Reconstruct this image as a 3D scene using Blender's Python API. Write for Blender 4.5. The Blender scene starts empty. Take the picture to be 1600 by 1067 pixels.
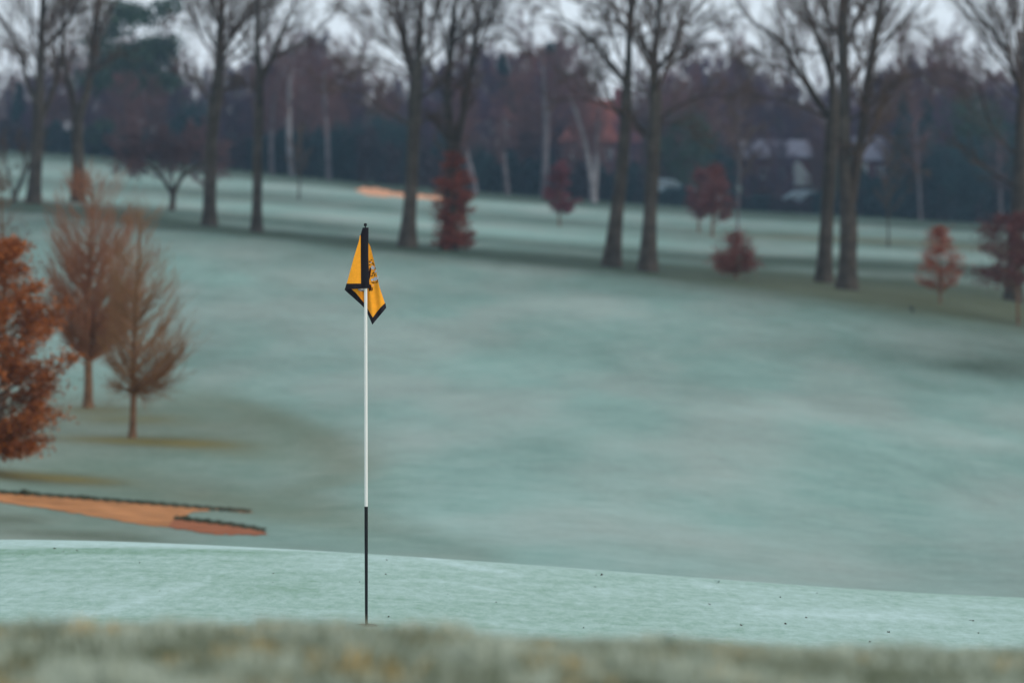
import bpy, math, colorsys
import numpy as np
from mathutils import Vector

sc = bpy.context.scene
COL = sc.collection
R = math.radians
# ------------------------------------------------------------------ camera
FPX = 6000.0                       # focal length in pixels of the 1600 px wide photograph (135 mm lens)
CX, CY = 800.0, 533.5
PITCH = math.atan((CY - 200.0) / FPX)
cam_d = bpy.data.cameras.new("camera")
cam = bpy.data.objects.new("camera", cam_d)
COL.objects.link(cam)
cam.location = (0, 0, 0)
cam.rotation_euler = (R(90) - PITCH, 0, 0)
cam_d.lens = 135
cam_d.sensor_width = 36
cam_d.clip_start = 0.1
cam_d.clip_end = 5000
cam_d.dof.use_dof = True
cam_d.dof.focus_distance = 20.45
cam_d.dof.aperture_fstop = 2.9
cam_d.dof.aperture_blades = 9
sc.camera = cam
# ------------------------------------------------------------------ sky and sun (dull winter morning)
SUN_EL, SUN_AZ = R(16), R(118)      # weak sun veiled by cloud, from the right and slightly behind
world = bpy.data.worlds.new("World")
sc.world = world
world.use_nodes = True
wn = world.node_tree
wn.nodes.clear()
wo = wn.nodes.new("ShaderNodeOutputWorld")
bg = wn.nodes.new("ShaderNodeBackground")
sky = wn.nodes.new("ShaderNodeTexSky")
sky.sky_type = 'NISHITA'
sky.sun_disc = False
sky.sun_elevation = SUN_EL
sky.sun_rotation = SUN_AZ
sky.dust_density = 1.5
sky.ozone_density = 2.0
cloud = wn.nodes.new("ShaderNodeTexNoise")
cloud.inputs['Scale'].default_value = 2.2
cloud.inputs['Detail'].default_value = 5
tc = wn.nodes.new("ShaderNodeTexCoord")
wmap = wn.nodes.new("ShaderNodeMapping")
wmap.inputs['Scale'].default_value = (1, 1, 3.5)
cramp = wn.nodes.new("ShaderNodeValToRGB")
cramp.color_ramp.elements[0].position = 0.3
cramp.color_ramp.elements[0].color = (7.0, 8.0, 9.0, 1)
cramp.color_ramp.elements[1].position = 0.7
cramp.color_ramp.elements[1].color = (9.6, 10.5, 11.2, 1)
mixw = wn.nodes.new("ShaderNodeMix")
mixw.data_type = 'RGBA'
mixw.inputs[0].default_value = 0.85   # the cloud sheet covers most of the clear sky
wn.links.new(tc.outputs['Generated'], wmap.inputs['Vector'])
wn.links.new(wmap.outputs['Vector'], cloud.inputs['Vector'])
wn.links.new(cloud.outputs['Fac'], cramp.inputs['Fac'])
wn.links.new(sky.outputs['Color'], mixw.inputs[6])
wn.links.new(cramp.outputs['Color'], mixw.inputs[7])
wn.links.new(mixw.outputs[2], bg.inputs['Color'])
bg.inputs['Strength'].default_value = 0.085
wn.links.new(bg.outputs['Background'], wo.inputs['Surface'])
sun_d = bpy.data.lights.new("sun", 'SUN')
sun_d.energy = 0.9
sun_d.angle = R(14)
sun_d.color = (1.0, 0.90, 0.78)
sun = bpy.data.objects.new("sun", sun_d)
COL.objects.link(sun)
sd = Vector((math.sin(SUN_AZ) * math.cos(SUN_EL), math.cos(SUN_AZ) * math.cos(SUN_EL), math.sin(SUN_EL)))
sun.rotation_euler = sd.to_track_quat('Z', 'Y').to_euler()
sc.view_settings.view_transform = 'Standard'
sc.view_settings.look = 'None'
sc.view_settings.exposure = 0.40
sc.view_settings.gamma = 1.0
sc.render.engine = 'CYCLES'
sc.cycles.use_denoising = True
sc.cycles.max_bounces = 5
sc.cycles.diffuse_bounces = 3
sc.cycles.volume_bounces = 1
sc.cycles.volume_step_rate = 4
sc.cycles.use_adaptive_sampling = True
sc.cycles.adaptive_threshold = 0.015

# ------------------------------------------------------------------ helpers
rng = np.random.default_rng(7)
SP, CP = math.sin(PITCH), math.cos(PITCH)

def ray(px, py):
    """direction through a photo pixel with unit forward (Y) component"""
    x = (np.asarray(px, float) - CX) / FPX
    y = -(np.asarray(py, float) - CY) / FPX
    w = CP + y * SP
    return x / w, (y * CP - SP) / w

def P(px, py, D):
    a, b = ray(px, py)
    return np.stack([a * D, np.asarray(D, float) + 0 * a, b * D], -1)

def proj(X, Y, Z):
    Y = np.maximum(Y, .3)
    xc, yc, zc = X, Y * SP + Z * CP, Y * CP - Z * SP
    return CX + FPX * xc / zc, CY - FPX * yc / zc

# terrain: rows of surveyed heights at five bearings, smoothly interpolated
PXS = np.array([0, 400, 800, 1200, 1600.])
ROWS = [  # distance, ground level rows (photo rows at which the ground is met)
    (6.0, [1074, 1077, 1084, 1094, 1100]),
    (8.0, [990, 998, 1009, 1026, 1034]),
    (10.0, [1045, 1045, 1050, 1060, 1065]),
    (13.0, [1180, 1180, 1180, 1190, 1200]),
    (17.0, [1085, 1090, 1100, 1120, 1135]),
    (20.4, [965, 972, 989, 1008, 1022]),
    (24.0, [860, 868, 889, 917, 939]),
    (27.0, [846, 863, 897, 928, 950]),
    (30.0, [885, 896, 925, 955, 975]),
    (38.0, [850, 866, 890, 920, 945]),
    (46.0, [797, 822, 828, 862, 893]),
    (60.0, [690, 710, 712, 740, 775]),
    (80.0, [565, 580, 592, 607, 642]),
    (100.0, [472, 474, 492, 508, 547]),
    (125.0, [388, 374, 408, 434, 480]),
    (150.0, [318, 336, 370, 397, 428]),
    (200.0, [280, 302, 336, 360, 382]),
    (280.0, [238, 264, 301, 330, 351]),
    (360.0, [222, 246, 280, 308, 328]),
]
_zr = []
for D, pys in ROWS:
    _zr.append([ray(px, py)[1] * D for px, py in zip(PXS, pys)])
_L = [math.log(d) for d, _ in ROWS]
for d in (3.5, 1.5):
    _L.insert(0, math.log(d)); _zr.insert(0, [-0.80 - 0.01 * (5 - d)] * 5)
_L.append(math.log(700)); _zr.append([-1.5, -2.4, -4.0, -5.5, -7.0])
_L.append(math.log(3000)); _zr.append([-1.5, -2.4, -4.0, -5.5, -7.0])
_L = np.array(_L); _zr = np.array(_zr)

def _slopes(x, y):
    h = np.diff(x); d = np.diff(y) / h
    m = np.zeros_like(y)
    for i in range(1, len(x) - 1):
        if d[i - 1] * d[i] > 0:
            w1, w2 = 2 * h[i] + h[i - 1], h[i] + 2 * h[i - 1]
            m[i] = (w1 + w2) / (w1 / d[i - 1] + w2 / d[i])
    return m
_ms = np.stack([_slopes(_L, _zr[:, j]) for j in range(5)], 1)

def zt(X, Y):
    X = np.asarray(X, float); Y = np.asarray(Y, float)
    l = np.log(np.clip(Y, 1.6, 2900.))
    u = np.clip(X / np.maximum(Y, 1.0) * FPX + CX, -150, 1750)
    i = np.clip(np.searchsorted(_L, l) - 1, 0, len(_L) - 2)
    h = _L[i + 1] - _L[i]; t = (l - _L[i]) / h
    h00 = 2 * t**3 - 3 * t**2 + 1; h10 = t**3 - 2 * t**2 + t; h01 = -2 * t**3 + 3 * t**2; h11 = t**3 - t**2
    cols = []
    for j in range(5):
        cols.append(h00 * _zr[i, j] + h10 * h * _ms[i, j] + h01 * _zr[i + 1, j] + h11 * h * _ms[i + 1, j])
    z = 0
    for j in range(5):
        w = 1.0
        for k in range(5):
            if k != j: w = w * (u - PXS[k]) / (PXS[j] - PXS[k])
        z = z + w * cols[j]
    far = np.clip((Y - 34) / 30, 0, 1)
    z = z + far * 0.05 * (np.sin(X * .33 + Y * .11) + np.sin(X * .13 - Y * .19 + 1.3)) * np.clip(Y / 90., .5, 1)
    return z

def hit(px, py, lo=30.0, hi=420.0):
    """distance at which the ground is seen at a photo pixel"""
    a, b = ray(px, py)
    Ds = np.exp(np.linspace(math.log(lo), math.log(hi), 500))
    g = zt(a * Ds, Ds) - b * Ds
    idx = np.where(g > 0)[0]
    if len(idx) == 0: return float(hi)
    k = idx[0]
    if k == 0: return float(lo)
    t = -g[k - 1] / (g[k] - g[k - 1])
    return float(Ds[k - 1] + t * (Ds[k] - Ds[k - 1]))

def mesh_obj(name, V, F, mat, parent=None, col=None, smooth=True, loc=None):
    """V (n,3), F (m,k) arrays or a list of such arrays of different k"""
    V = np.asarray(V, np.float32)
    if loc is not None: V = V - np.asarray(loc, np.float32)
    Fs = F if isinstance(F, list) else [F]
    me = bpy.data.meshes.new(name)
    me.vertices.add(len(V)); me.vertices.foreach_set("co", V.ravel())
    nl = sum(f.size for f in Fs); nf = sum(len(f) for f in Fs)
    me.loops.add(nl); me.polygons.add(nf)
    me.loops.foreach_set("vertex_index", np.concatenate([f.ravel() for f in Fs]).astype(np.int32))
    tot = np.concatenate([np.full(len(f), f.shape[1], np.int32) for f in Fs])
    st = np.concatenate([[0], np.cumsum(tot)[:-1]]).astype(np.int32)
    me.polygons.foreach_set("loop_start", st)
    me.polygons.foreach_set("loop_total", tot)
    me.polygons.foreach_set("use_smooth", np.full(nf, smooth))
    if col is not None:
        a = me.color_attributes.new("Col", 'FLOAT_COLOR', 'POINT')
        c = np.ones((len(V), 4), np.float32); c[:, :3] = col
        a.data.foreach_set("color", c.ravel())
    me.update(calc_edges=True)
    me.materials.append(mat)
    o = bpy.data.objects.new(name, me)
    COL.objects.link(o)
    if parent is not None:
        o.parent = parent
    return o

def tag(o, label=None, cat=None, group=None, kind=None):
    if label: o["label"] = label
    if cat: o["category"] = cat
    if group: o["group"] = group
    if kind: o["kind"] = kind
    return o

def empty(name, loc, label=None, cat=None, group=None):
    o = bpy.data.objects.new(name, None)
    o.empty_display_size = .2
    COL.objects.link(o); o.location = tuple(float(v) for v in loc)
    return tag(o, label, cat, group)

def copy_tree(o, parent=None):
    c = o.copy(); COL.objects.link(c)
    if parent is not None: c.parent = parent
    for ch in list(o.children): copy_tree(ch, c)
    return c

class MB:
    def __init__(s): s.V = []; s.F = {}; s.n = 0
    def add(s, V, F):
        V = np.asarray(V, float); F = np.asarray(F, int)
        s.V.append(V); s.F.setdefault(F.shape[1], []).append(F + s.n); s.n += len(V)
    def box(s, x0, x1, y0, y1, z0, z1):
        V = [(x, y, z) for z in (z0, z1) for y in (y0, y1) for x in (x0, x1)]
        s.add(V, [(0, 2, 3, 1), (4, 5, 7, 6), (0, 1, 5, 4), (2, 6, 7, 3), (0, 4, 6, 2), (1, 3, 7, 5)])
    def build(s, name, mat, parent=None, **k):
        return mesh_obj(name, np.concatenate(s.V), [np.concatenate(f) for f in s.F.values()], mat, parent, **k)

def norm(a): return a / np.maximum(np.linalg.norm(a, axis=-1, keepdims=True), 1e-9)

def tubes(Pl, Rl, sides):
    """Pl (N,n,3) polylines, Rl (N,n) radii"""
    N, n, _ = Pl.shape
    T = norm(np.gradient(Pl, axis=1))
    mt = np.abs(T.mean(1))
    ref = np.eye(3)[np.argmin(mt, axis=1)][:, None, :]
    U = norm(np.cross(T, ref)); W = np.cross(T, U)
    a = np.arange(sides) / sides * 2 * np.pi
    V = Pl[:, :, None, :] + Rl[:, :, None, None] * (U[:, :, None, :] * np.cos(a)[:, None] + W[:, :, None, :] * np.sin(a)[:, None])
    base = (np.arange(N) * n * sides)[:, None, None]
    i = np.arange(n - 1)[None, :, None] * sides; k = np.arange(sides)[None, None, :]
    k2 = (k + 1) % sides
    F = np.stack([base + i + k, base + i + k2, base + i + sides + k2, base + i + sides + k], -1).reshape(-1, 4)
    return V.reshape(-1, 3), F

def sample(Pl, Rl, idx, t):
    n = Pl.shape[1]
    f = t * (n - 1); i = np.clip(f.astype(int), 0, n - 2); w = (f - i)[:, None]
    p = Pl[idx, i] * (1 - w) + Pl[idx, i + 1] * w
    r = Rl[idx, i] * (1 - w[:, 0]) + Rl[idx, i + 1] * w[:, 0]
    T = norm(Pl[idx, i + 1] - Pl[idx, i])
    return p, r, T

def plen(Pl): return np.linalg.norm(np.diff(Pl, axis=1), axis=2).sum(1)

def spawn(Pl, Rl, k, t0, t1, ang, lr, up, n, rr, g, lt=0.6, rtip=0.25, rmin=.003, wob=.12, L=None):
    N = len(Pl)
    idx = np.repeat(np.arange(N), k)
    t = t0 + (t1 - t0) * ((np.tile(np.arange(k), N) + g.random(N * k)) / k)
    p, r, T = sample(Pl, Rl, idx, np.clip(t, 0, .999))
    rnd = g.normal(size=(N * k, 3)); perp = norm(np.cross(T, rnd))
    a = np.radians(ang) * (0.75 + .5 * g.random(N * k))
    d = norm(np.cos(a)[:, None] * T + np.sin(a)[:, None] * perp)
    pl = plen(Pl)[idx] if L is None else np.full(N * k, L)
    ln = pl * lr * (1 - lt * t) * (0.7 + .6 * g.random(N * k))
    step = (ln / (n - 1))[:, None]
    pts = [p]
    for s in range(n - 1):
        d = norm(d + np.array([0, 0, 1.]) * up / (n - 1) + g.normal(size=d.shape) * wob)
        pts.append(pts[-1] + d * step)
    out = np.stack(pts, 1)
    r0 = np.maximum(r * rr, rmin)
    rl = r0[:, None] * np.linspace(1, rtip, n)[None, :]
    return out, np.maximum(rl, rmin * .5)

def resample(pts, rad, n):
    pts = np.asarray(pts, float); rad = np.asarray(rad, float)
    s = np.concatenate([[0], np.cumsum(np.linalg.norm(np.diff(pts, axis=0), axis=1))])
    # catmull-rom over arc length
    q = np.linspace(0, s[-1], n)
    m = np.gradient(pts, s, axis=0)
    i = np.clip(np.searchsorted(s, q) - 1, 0, len(s) - 2)
    h = (s[i + 1] - s[i])[:, None]; t = ((q - s[i]) / h[:, 0])[:, None]
    o = (2*t**3-3*t**2+1)*pts[i] + (t**3-2*t**2+t)*h*m[i] + (-2*t**3+3*t**2)*pts[i+1] + (t**3-t**2)*h*m[i+1]
    return o, np.interp(q, s, rad)

# ------------------------------------------------------------------ materials
def newmat(name):
    m = bpy.data.materials.new(name); m.use_nodes = True
    return m, m.node_tree, m.node_tree.nodes['Principled BSDF']

def simple(name, c, rough=.7, var=0.0, scale=5.0, spec=.3, bump=0.0, metal=0):
    m, nt, b = newmat(name)
    b.inputs['Roughness'].default_value = rough
    b.inputs['Specular IOR Level'].default_value = spec
    b.inputs['Metallic'].default_value = metal
    tcn = nt.nodes.new("ShaderNodeTexCoord")
    nz = nt.nodes.new("ShaderNodeTexNoise"); nz.inputs['Scale'].default_value = scale; nz.inputs['Detail'].default_value = 5
    nt.links.new(tcn.outputs['Object'], nz.inputs['Vector'])
    rp = nt.nodes.new("ShaderNodeValToRGB")
    rp.color_ramp.elements[0].position = .3; rp.color_ramp.elements[1].position = .7
    rp.color_ramp.elements[0].color = (*[v * (1 - var) for v in c], 1)
    rp.color_ramp.elements[1].color = (*[min(1, v * (1 + var)) for v in c], 1)
    nt.links.new(nz.outputs['Fac'], rp.inputs['Fac']); nt.links.new(rp.outputs['Color'], b.inputs['Base Color'])
    if bump:
        bp = nt.nodes.new("ShaderNodeBump"); bp.inputs['Strength'].default_value = bump; bp.inputs['Distance'].default_value = .02
        nt.links.new(nz.outputs['Fac'], bp.inputs['Height']); nt.links.new(bp.outputs['Normal'], b.inputs['Normal'])
    return m

def vcol(name, rough=.8, trans=0.0, spec=.2):
    m, nt, b = newmat(name)
    b.inputs['Roughness'].default_value = rough; b.inputs['Specular IOR Level'].default_value = spec
    at = nt.nodes.new("ShaderNodeAttribute"); at.attribute_name = "Col"
    nt.links.new(at.outputs['Color'], b.inputs['Base Color'])
    if trans:
        tr = nt.nodes.new("ShaderNodeBsdfTranslucent"); nt.links.new(at.outputs['Color'], tr.inputs['Color'])
        mx = nt.nodes.new("ShaderNodeMixShader"); mx.inputs[0].default_value = trans
        out = nt.nodes['Material Output']
        nt.links.new(b.outputs[0], mx.inputs[1]); nt.links.new(tr.outputs[0], mx.inputs[2]); nt.links.new(mx.outputs[0], out.inputs['Surface'])
    return m

M = {}
M['bark'] = simple('bark', (.056, .048, .040), .9, .45, 3.0, .1, .6)
M['bark_warm'] = simple('bark_warm', (.15, .085, .05), .9, .3, 6.0, .1, .4)
M['limb'] = simple('limb_bark', (.055, .043, .034), .9, .35, 2.0, .1)
M['twig'] = simple('twig_bark', (.10, .066, .048), .9, .25, 1.0, .1)
M['twig_red'] = simple('twig_russet', (.29, .13, .075), .85, .25, 2.0, .1)
M['twig_olive'] = simple('twig_olive', (.27, .145, .075), .85, .25, 2.0, .1)
M['crab_twig'] = simple('crab_twig', (.13, .085, .095), .9, .2, .5, .1)
M['wood_twig'] = simple('wood_twig_purple', (.080, .046, .080), .9, .2, .5, .1)
M['wood_brown'] = simple('wood_twig_brown', (.13, .062, .060), .9, .2, .5, .1)
M['birch'] = simple('birch_bark', (.12, .105, .115), .7, .35, 1.2, .2)
M['leaf'] = vcol('leaf', .6, .25)
M['grass_blade'] = vcol('grass_blade', .7, .2)
M['white_paint'] = simple('white_paint', (.80, .78, .74), .35, .03, 8, .5)
M['black_paint'] = simple('black_paint', (.008, .010, .012), .6, .1, 8, .2)
M['flag_yellow'] = simple('flag_cloth_amber', (.95, .37, .022), .75, .06, 60, .2)
M['flag_black'] = simple('flag_cloth_black', (.013, .011, .016), .85, .1, 60, .2)
M['crest_white'] = simple('crest_white', (.55, .55, .60), .8, .25, 200, .1)
M['crest_dark'] = simple('crest_dark', (.03, .012, .012), .8, .2, 200, .1)
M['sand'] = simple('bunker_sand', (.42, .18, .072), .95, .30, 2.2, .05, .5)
M['sand_red'] = simple('bunker_sand_red', (.33, .115, .055), .95, .25, 2.2, .05, .5)  # darker, redder sand colour for the bunker's right-hand finger
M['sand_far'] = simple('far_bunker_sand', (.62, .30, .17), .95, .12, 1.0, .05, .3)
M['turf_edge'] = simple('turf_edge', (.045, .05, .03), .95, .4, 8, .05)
M['brick'] = simple('house_brick', (.13, .045, .05), .9, .2, 2, .1)
M['brick_mauve'] = simple('house_brick_mauve', (.16, .09, .10), .9, .2, 2, .1)
M['tile_red'] = simple('roof_tile_red', (.17, .055, .045), .85, .2, 1.2, .1)
M['slate'] = simple('roof_slate', (.115, .115, .15), .8, .12, 1.5, .2)
M['render'] = simple('pale_render', (.40, .43, .43), .9, .08, 1, .1)
M['frame_white'] = simple('frame_white', (.6, .62, .66), .5, .05, 3, .3)
M['glass'] = simple('window_glass', (.10, .14, .16), .15, .2, 1, .6)
M['car_white'] = simple('car_paint_pale', (.17, .25, .29), .7, .05, 1, .6)
M['car_red'] = simple('car_paint_red', (.22, .05, .06), .3, .05, 1, .6)
M['rubber'] = simple('rubber', (.02, .02, .02), .8, .1, 3, .2)
M['metal'] = simple('dull_metal', (.3, .3, .3), .4, .1, 3, .4, 0, 1)
M['feather'] = simple('feather', (.018, .03, .026), .6, .4, 14, .3)
M['cup'] = simple('cup_liner', (.05, .05, .045), .6, .1, 3, .3)

def ground_material(name, green=False):
    m, nt, b = newmat(name)
    N = nt.nodes; Lk = nt.links
    b.inputs['Roughness'].default_value = .95; b.inputs['Specular IOR Level'].default_value = .12
    at = N.new("ShaderNodeAttribute"); at.attribute_name = "Col"
    sep = N.new("ShaderNodeSeparateColor"); Lk.new(at.outputs['Color'], sep.inputs[0])
    tcn = N.new("ShaderNodeTexCoord")
    def noise(scale, detail=4, rough=.55, mscale=None, rot=0):
        nz = N.new("ShaderNodeTexNoise"); nz.inputs['Scale'].default_value = scale
        nz.inputs['Detail'].default_value = detail; nz.inputs['Roughness'].default_value = rough
        if mscale:
            mp = N.new("ShaderNodeMapping"); mp.inputs['Scale'].default_value = mscale; mp.inputs['Rotation'].default_value = (0, 0, rot)
            Lk.new(tcn.outputs['Object'], mp.inputs['Vector']); Lk.new(mp.outputs[0], nz.inputs['Vector'])
        else: Lk.new(tcn.outputs['Object'], nz.inputs['Vector'])
        return nz.outputs['Fac']
    def math_(op, a, c, clamp=False):
        n = N.new("ShaderNodeMath"); n.operation = op; n.use_clamp = clamp
        for i, v in enumerate((a, c)):
            if isinstance(v, (int, float)): n.inputs[i].default_value = v
            else: Lk.new(v, n.inputs[i])
        return n.outputs[0]
    def mix(f, a, c):
        n = N.new("ShaderNodeMix"); n.data_type = 'RGBA'
        if isinstance(f, (int, float)): n.inputs[0].default_value = f
        else: Lk.new(f, n.inputs[0])
        for i, v in ((6, a), (7, c)):
            if isinstance(v, tuple): n.inputs[i].default_value = (*v, 1)
            else: Lk.new(v, n.inputs[i])
        return n.outputs[2]
    if green:
        n1 = noise(.55, 4); n2 = noise(14, 5, .7, (1, .35, 1), .25); n3 = noise(160, 3, .7); n4 = noise(1.6, 3, .6, (1, 4, 1), .5)
        s = math_('ADD', math_('MULTIPLY', math_('SUBTRACT', n1, .5), .55), math_('MULTIPLY', math_('SUBTRACT', n2, .5), 1.0))
        s = math_('ADD', s, math_('MULTIPLY', math_('SUBTRACT', n3, .5), 1.5))
        s = math_('ADD', s, math_('MULTIPLY', math_('SUBTRACT', n4, .5), .45))
        f = math_('ADD', sep.outputs[0], s, True)
        c = mix(f, (.17, .30, .20), (.53, .665, .63))
        c = mix(sep.outputs[1], c, (.32, .27, .16))
        bh = math_('ADD', n3, n2)
    else:
        n1 = noise(.12, 4, .5, (1, .5, 1), -.5); n2 = noise(.7, 6, .65, (1, .4, 1), -.42); n3 = noise(7, 5, .75); n4 = noise(38, 4, .8)
        n5 = noise(.34, 3, .5, (1, .25, 1), -.5); n6 = noise(1.7, 4, .7)
        s = math_('ADD', math_('MULTIPLY', math_('SUBTRACT', n1, .5), .65), math_('MULTIPLY', math_('SUBTRACT', n2, .5), .34))
        s = math_('ADD', s, math_('MULTIPLY', math_('SUBTRACT', n3, .5), .55))
        s = math_('ADD', s, math_('MULTIPLY', math_('SUBTRACT', n4, .5), .9))
        s = math_('ADD', s, math_('MULTIPLY', math_('SUBTRACT', n6, .5), .20))
        f = math_('ADD', sep.outputs[0], s, True)
        dry = mix(math_('MULTIPLY', math_('SUBTRACT', n5, .40), 4.2, True), (.23, .385, .325), (.365, .425, .37))
        frost = mix(math_('MULTIPLY', math_('SUBTRACT', n6, .2), 1.2, True), dry, (.395, .515, .47))
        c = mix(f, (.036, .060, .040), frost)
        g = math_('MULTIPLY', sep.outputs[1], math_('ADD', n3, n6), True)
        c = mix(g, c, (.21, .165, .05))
        bh = math_('ADD', n3, n4)
    Lk.new(c, b.inputs['Base Color'])
    bp = N.new("ShaderNodeBump"); bp.inputs['Strength'].default_value = .5; bp.inputs['Distance'].default_value = .006 if green else .03
    Lk.new(bh, bp.inputs['Height']); Lk.new(bp.outputs[0], b.inputs['Normal'])
    return m
M['ground'] = ground_material('frosted_grass')
M['green'] = ground_material('frosted_green', True)

# ------------------------------------------------------------------ ground
def ss(e0, e1, x):
    t = np.clip((x - e0) / (e1 - e0), 0, 1); return t * t * (3 - 2 * t)
TLX = [-200, 0, 330, 640, 960, 1300, 1600, 1800]
TLY = [290, 318, 354, 384, 412, 446, 480, 500]      # where the tree line stands
FRX = [-200, 0, 150, 400, 600, 800, 1000, 1200, 1500, 1700]
FRY = [222, 234, 243, 268, 288, 303, 318, 330, 347, 355]

def l1_(px): return np.interp(px, [0, 400, 800, 1100, 1450, 1700], [300, 325, 362, 384, 400, 420])
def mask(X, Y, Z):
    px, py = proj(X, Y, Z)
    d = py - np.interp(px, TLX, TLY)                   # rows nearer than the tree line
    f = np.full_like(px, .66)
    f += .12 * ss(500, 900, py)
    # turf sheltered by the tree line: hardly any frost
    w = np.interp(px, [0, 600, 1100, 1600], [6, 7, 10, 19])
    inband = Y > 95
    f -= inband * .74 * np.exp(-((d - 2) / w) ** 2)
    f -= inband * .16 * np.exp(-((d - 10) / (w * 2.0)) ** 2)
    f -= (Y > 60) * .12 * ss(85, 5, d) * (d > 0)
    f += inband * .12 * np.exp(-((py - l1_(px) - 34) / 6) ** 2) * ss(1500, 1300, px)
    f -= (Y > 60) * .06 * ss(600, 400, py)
    f -= (Y > 130) * .12
    # strips of mown and rough ground beyond
    l1 = np.interp(px, [0, 400, 800, 1100, 1450, 1700], [300, 325, 362, 384, 400, 420])
    f += inband * (.26 * np.exp(-((py - l1) / 8) ** 2))
    l2 = np.interp(px, [0, 400, 800, 1100, 1450, 1700], [262, 288, 322, 342, 362, 375])
    f += inband * (.16 * np.exp(-((py - l2) / 9) ** 2))
    f -= inband * (.20 * np.exp(-((py - (l1 + l2) / 2) / 6) ** 2))
    f -= inband * (.34 * np.exp(-((py - l1 - 18) / 7) ** 2))
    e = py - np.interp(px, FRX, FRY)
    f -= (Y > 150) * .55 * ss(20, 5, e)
    g = np.zeros_like(px)
    g += inband * .22 * np.exp(-((d - 8) / (w * 1.6)) ** 2) * ss(900, 1300, px)
    g += inband * .22 * np.exp(-((py - l1 + 19) / 6) ** 2) * ss(1000, 1250, px)
    # crescents of bare unfrosted grass below the young trees
    def blob(cx, cy, rx, ry, rot=0):
        x = px - cx; y = (py - cy) - rot * x
        return np.exp(-(np.abs(x / rx) ** 3) - (y / ry) ** 2)
    near = (Y > 38) & (Y < 110)
    for a in ((235, 690, 130, 6, .035, .75), (200, 655, 90, 8, .02, .35), (70, 746, 110, 7, .07, .9), (330, 700, 90, 14, .1, .22), (150, 640, 60, 6, 0, .4)):
        q = near * a[5] * blob(*a[:5]); g += q * .8; f -= q * .5
    q = near * blob(440, 690, 190, 62, .28); g += .16 * q; f -= .10 * q
    # rough beyond the mown fairway: its edge curves from the young trees to the pin and back to the bunker
    ex = np.interp(py, [560, 600, 640, 670, 700, 730, 750, 770, 800, 830, 860], [150, 330, 440, 520, 570, 590, 570, 500, 590, 700, 800])
    q = near * ss(50, -50, px - ex) * ss(590, 635, py); g += .07 * q; f -= .11 * q
    q = near * np.exp(-((px - ex + 45) / 50) ** 2) * ss(600, 640, py) * ss(790, 760, py); g += .06 * q; f -= .09 * q
    q = near * ss(420, 180, px) * ss(560, 640, py); g += .10 * q; f -= .12 * q
    q = near * blob(330, 770, 260, 30, .12); g += .10 * q; f -= .10 * q
    q = near * blob(430, 800, 160, 22, .15); g += .13 * q; f -= .14 * q
    q = near * blob(20, 812, 60, 8, .02) + near * blob(150, 838, 120, 8, .06); f -= .3 * q
    q = near * blob(1590, 570, 120, 22, .08); f -= .12 * q
    for (xa, ya, xb, yb, wd, am) in ((1330, 690, 1560, 790, 5, .16), (1380, 560, 1640, 592, 9, .22), (1180, 548, 1400, 560, 8, .12), (920, 545, 1010, 600, 12, .14), (960, 845, 1140, 880, 5, .14),
                                 (1240, 795, 1380, 800, 6, .10), (820, 730, 900, 738, 6, .10), (560, 820, 760, 870, 8, .12), (430, 850, 600, 872, 6, .10), (1060, 700, 1180, 740, 7, .10), (360, 470, 470, 520, 14, .08), (620, 500, 800, 540, 10, .08)):
        yy_ = np.interp(px, [xa, xb], [ya, yb])
        f -= near * am * .6 * np.exp(-((py - yy_) / (wd * 1.3)) ** 2) * ss(xa - 45, xa + 45, px) * ss(xb + 45, xb - 45, px)
    for (xa, ya, xb, yb, wd, am) in ((1150, 600, 1420, 720, 24, .12), (840, 640, 1000, 720, 24, .08), (1080, 640, 1260, 640, 14, .08), (760, 450, 1200, 520, 16, .07), (300, 390, 420, 470, 30, .08), (640, 780, 720, 830, 20, .10), (1400, 660, 1620, 700, 16, .08)):
        yy_ = np.interp(px, [xa, xb], [ya, yb])
        f += near * am * np.exp(-((py - yy_) / wd) ** 2) * ss(xa - 50, xa + 50, px) * ss(xb + 50, xb - 50, px)
    q = near * blob(330, 560, 80, 60, -.1); f -= .06 * q
    q = near * (blob(720, 560, 160, 30, .2) + blob(1050, 700, 240, 16, .15)); f += .06 * q
    f -= (Y > 38) * .17 * ss(850, 1250, px) * ss(640, 540, py)
    f -= (Y > 38) * .11 * np.exp(-((px - 1560) / 190) ** 2 - ((py - 570) / 42) ** 2)
    f -= (Y > 38) * .05 * ss(1100, 1500, px)
    # rough in the foreground
    fg = Y < 11.5
    f = np.where(fg, .22, f)
    g = np.where(fg, .30, g)
    return np.clip(np.stack([f, g, np.zeros_like(f)], -1), 0, 1)

def grid_faces(nr, nc):
    i = np.arange(nr - 1)[:, None] * nc; j = np.arange(nc - 1)[None, :]
    return np.stack([i + j, i + j + 1, i + nc + j + 1, i + nc + j], -1).reshape(-1, 4)

ys = np.concatenate([[-40, -12, -3, 0, 1.5], np.exp(np.linspace(math.log(3), math.log(400), 560)), np.exp(np.linspace(math.log(430), math.log(2800), 14))])
us = np.concatenate([np.linspace(-2.2, -.24, 18), np.linspace(-.22, .22, 420), np.linspace(.24, 2.2, 18)])
YY, UU = np.meshgrid(ys, us, indexing='ij')
XX = UU * np.sqrt(np.maximum(YY, 0) ** 2 + 60)
ZZ = zt(XX, YY)
V = np.stack([XX, YY, ZZ], -1).reshape(-1, 3)
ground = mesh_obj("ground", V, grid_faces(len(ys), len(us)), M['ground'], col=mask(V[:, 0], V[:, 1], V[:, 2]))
tag(ground, kind="structure")

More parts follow.
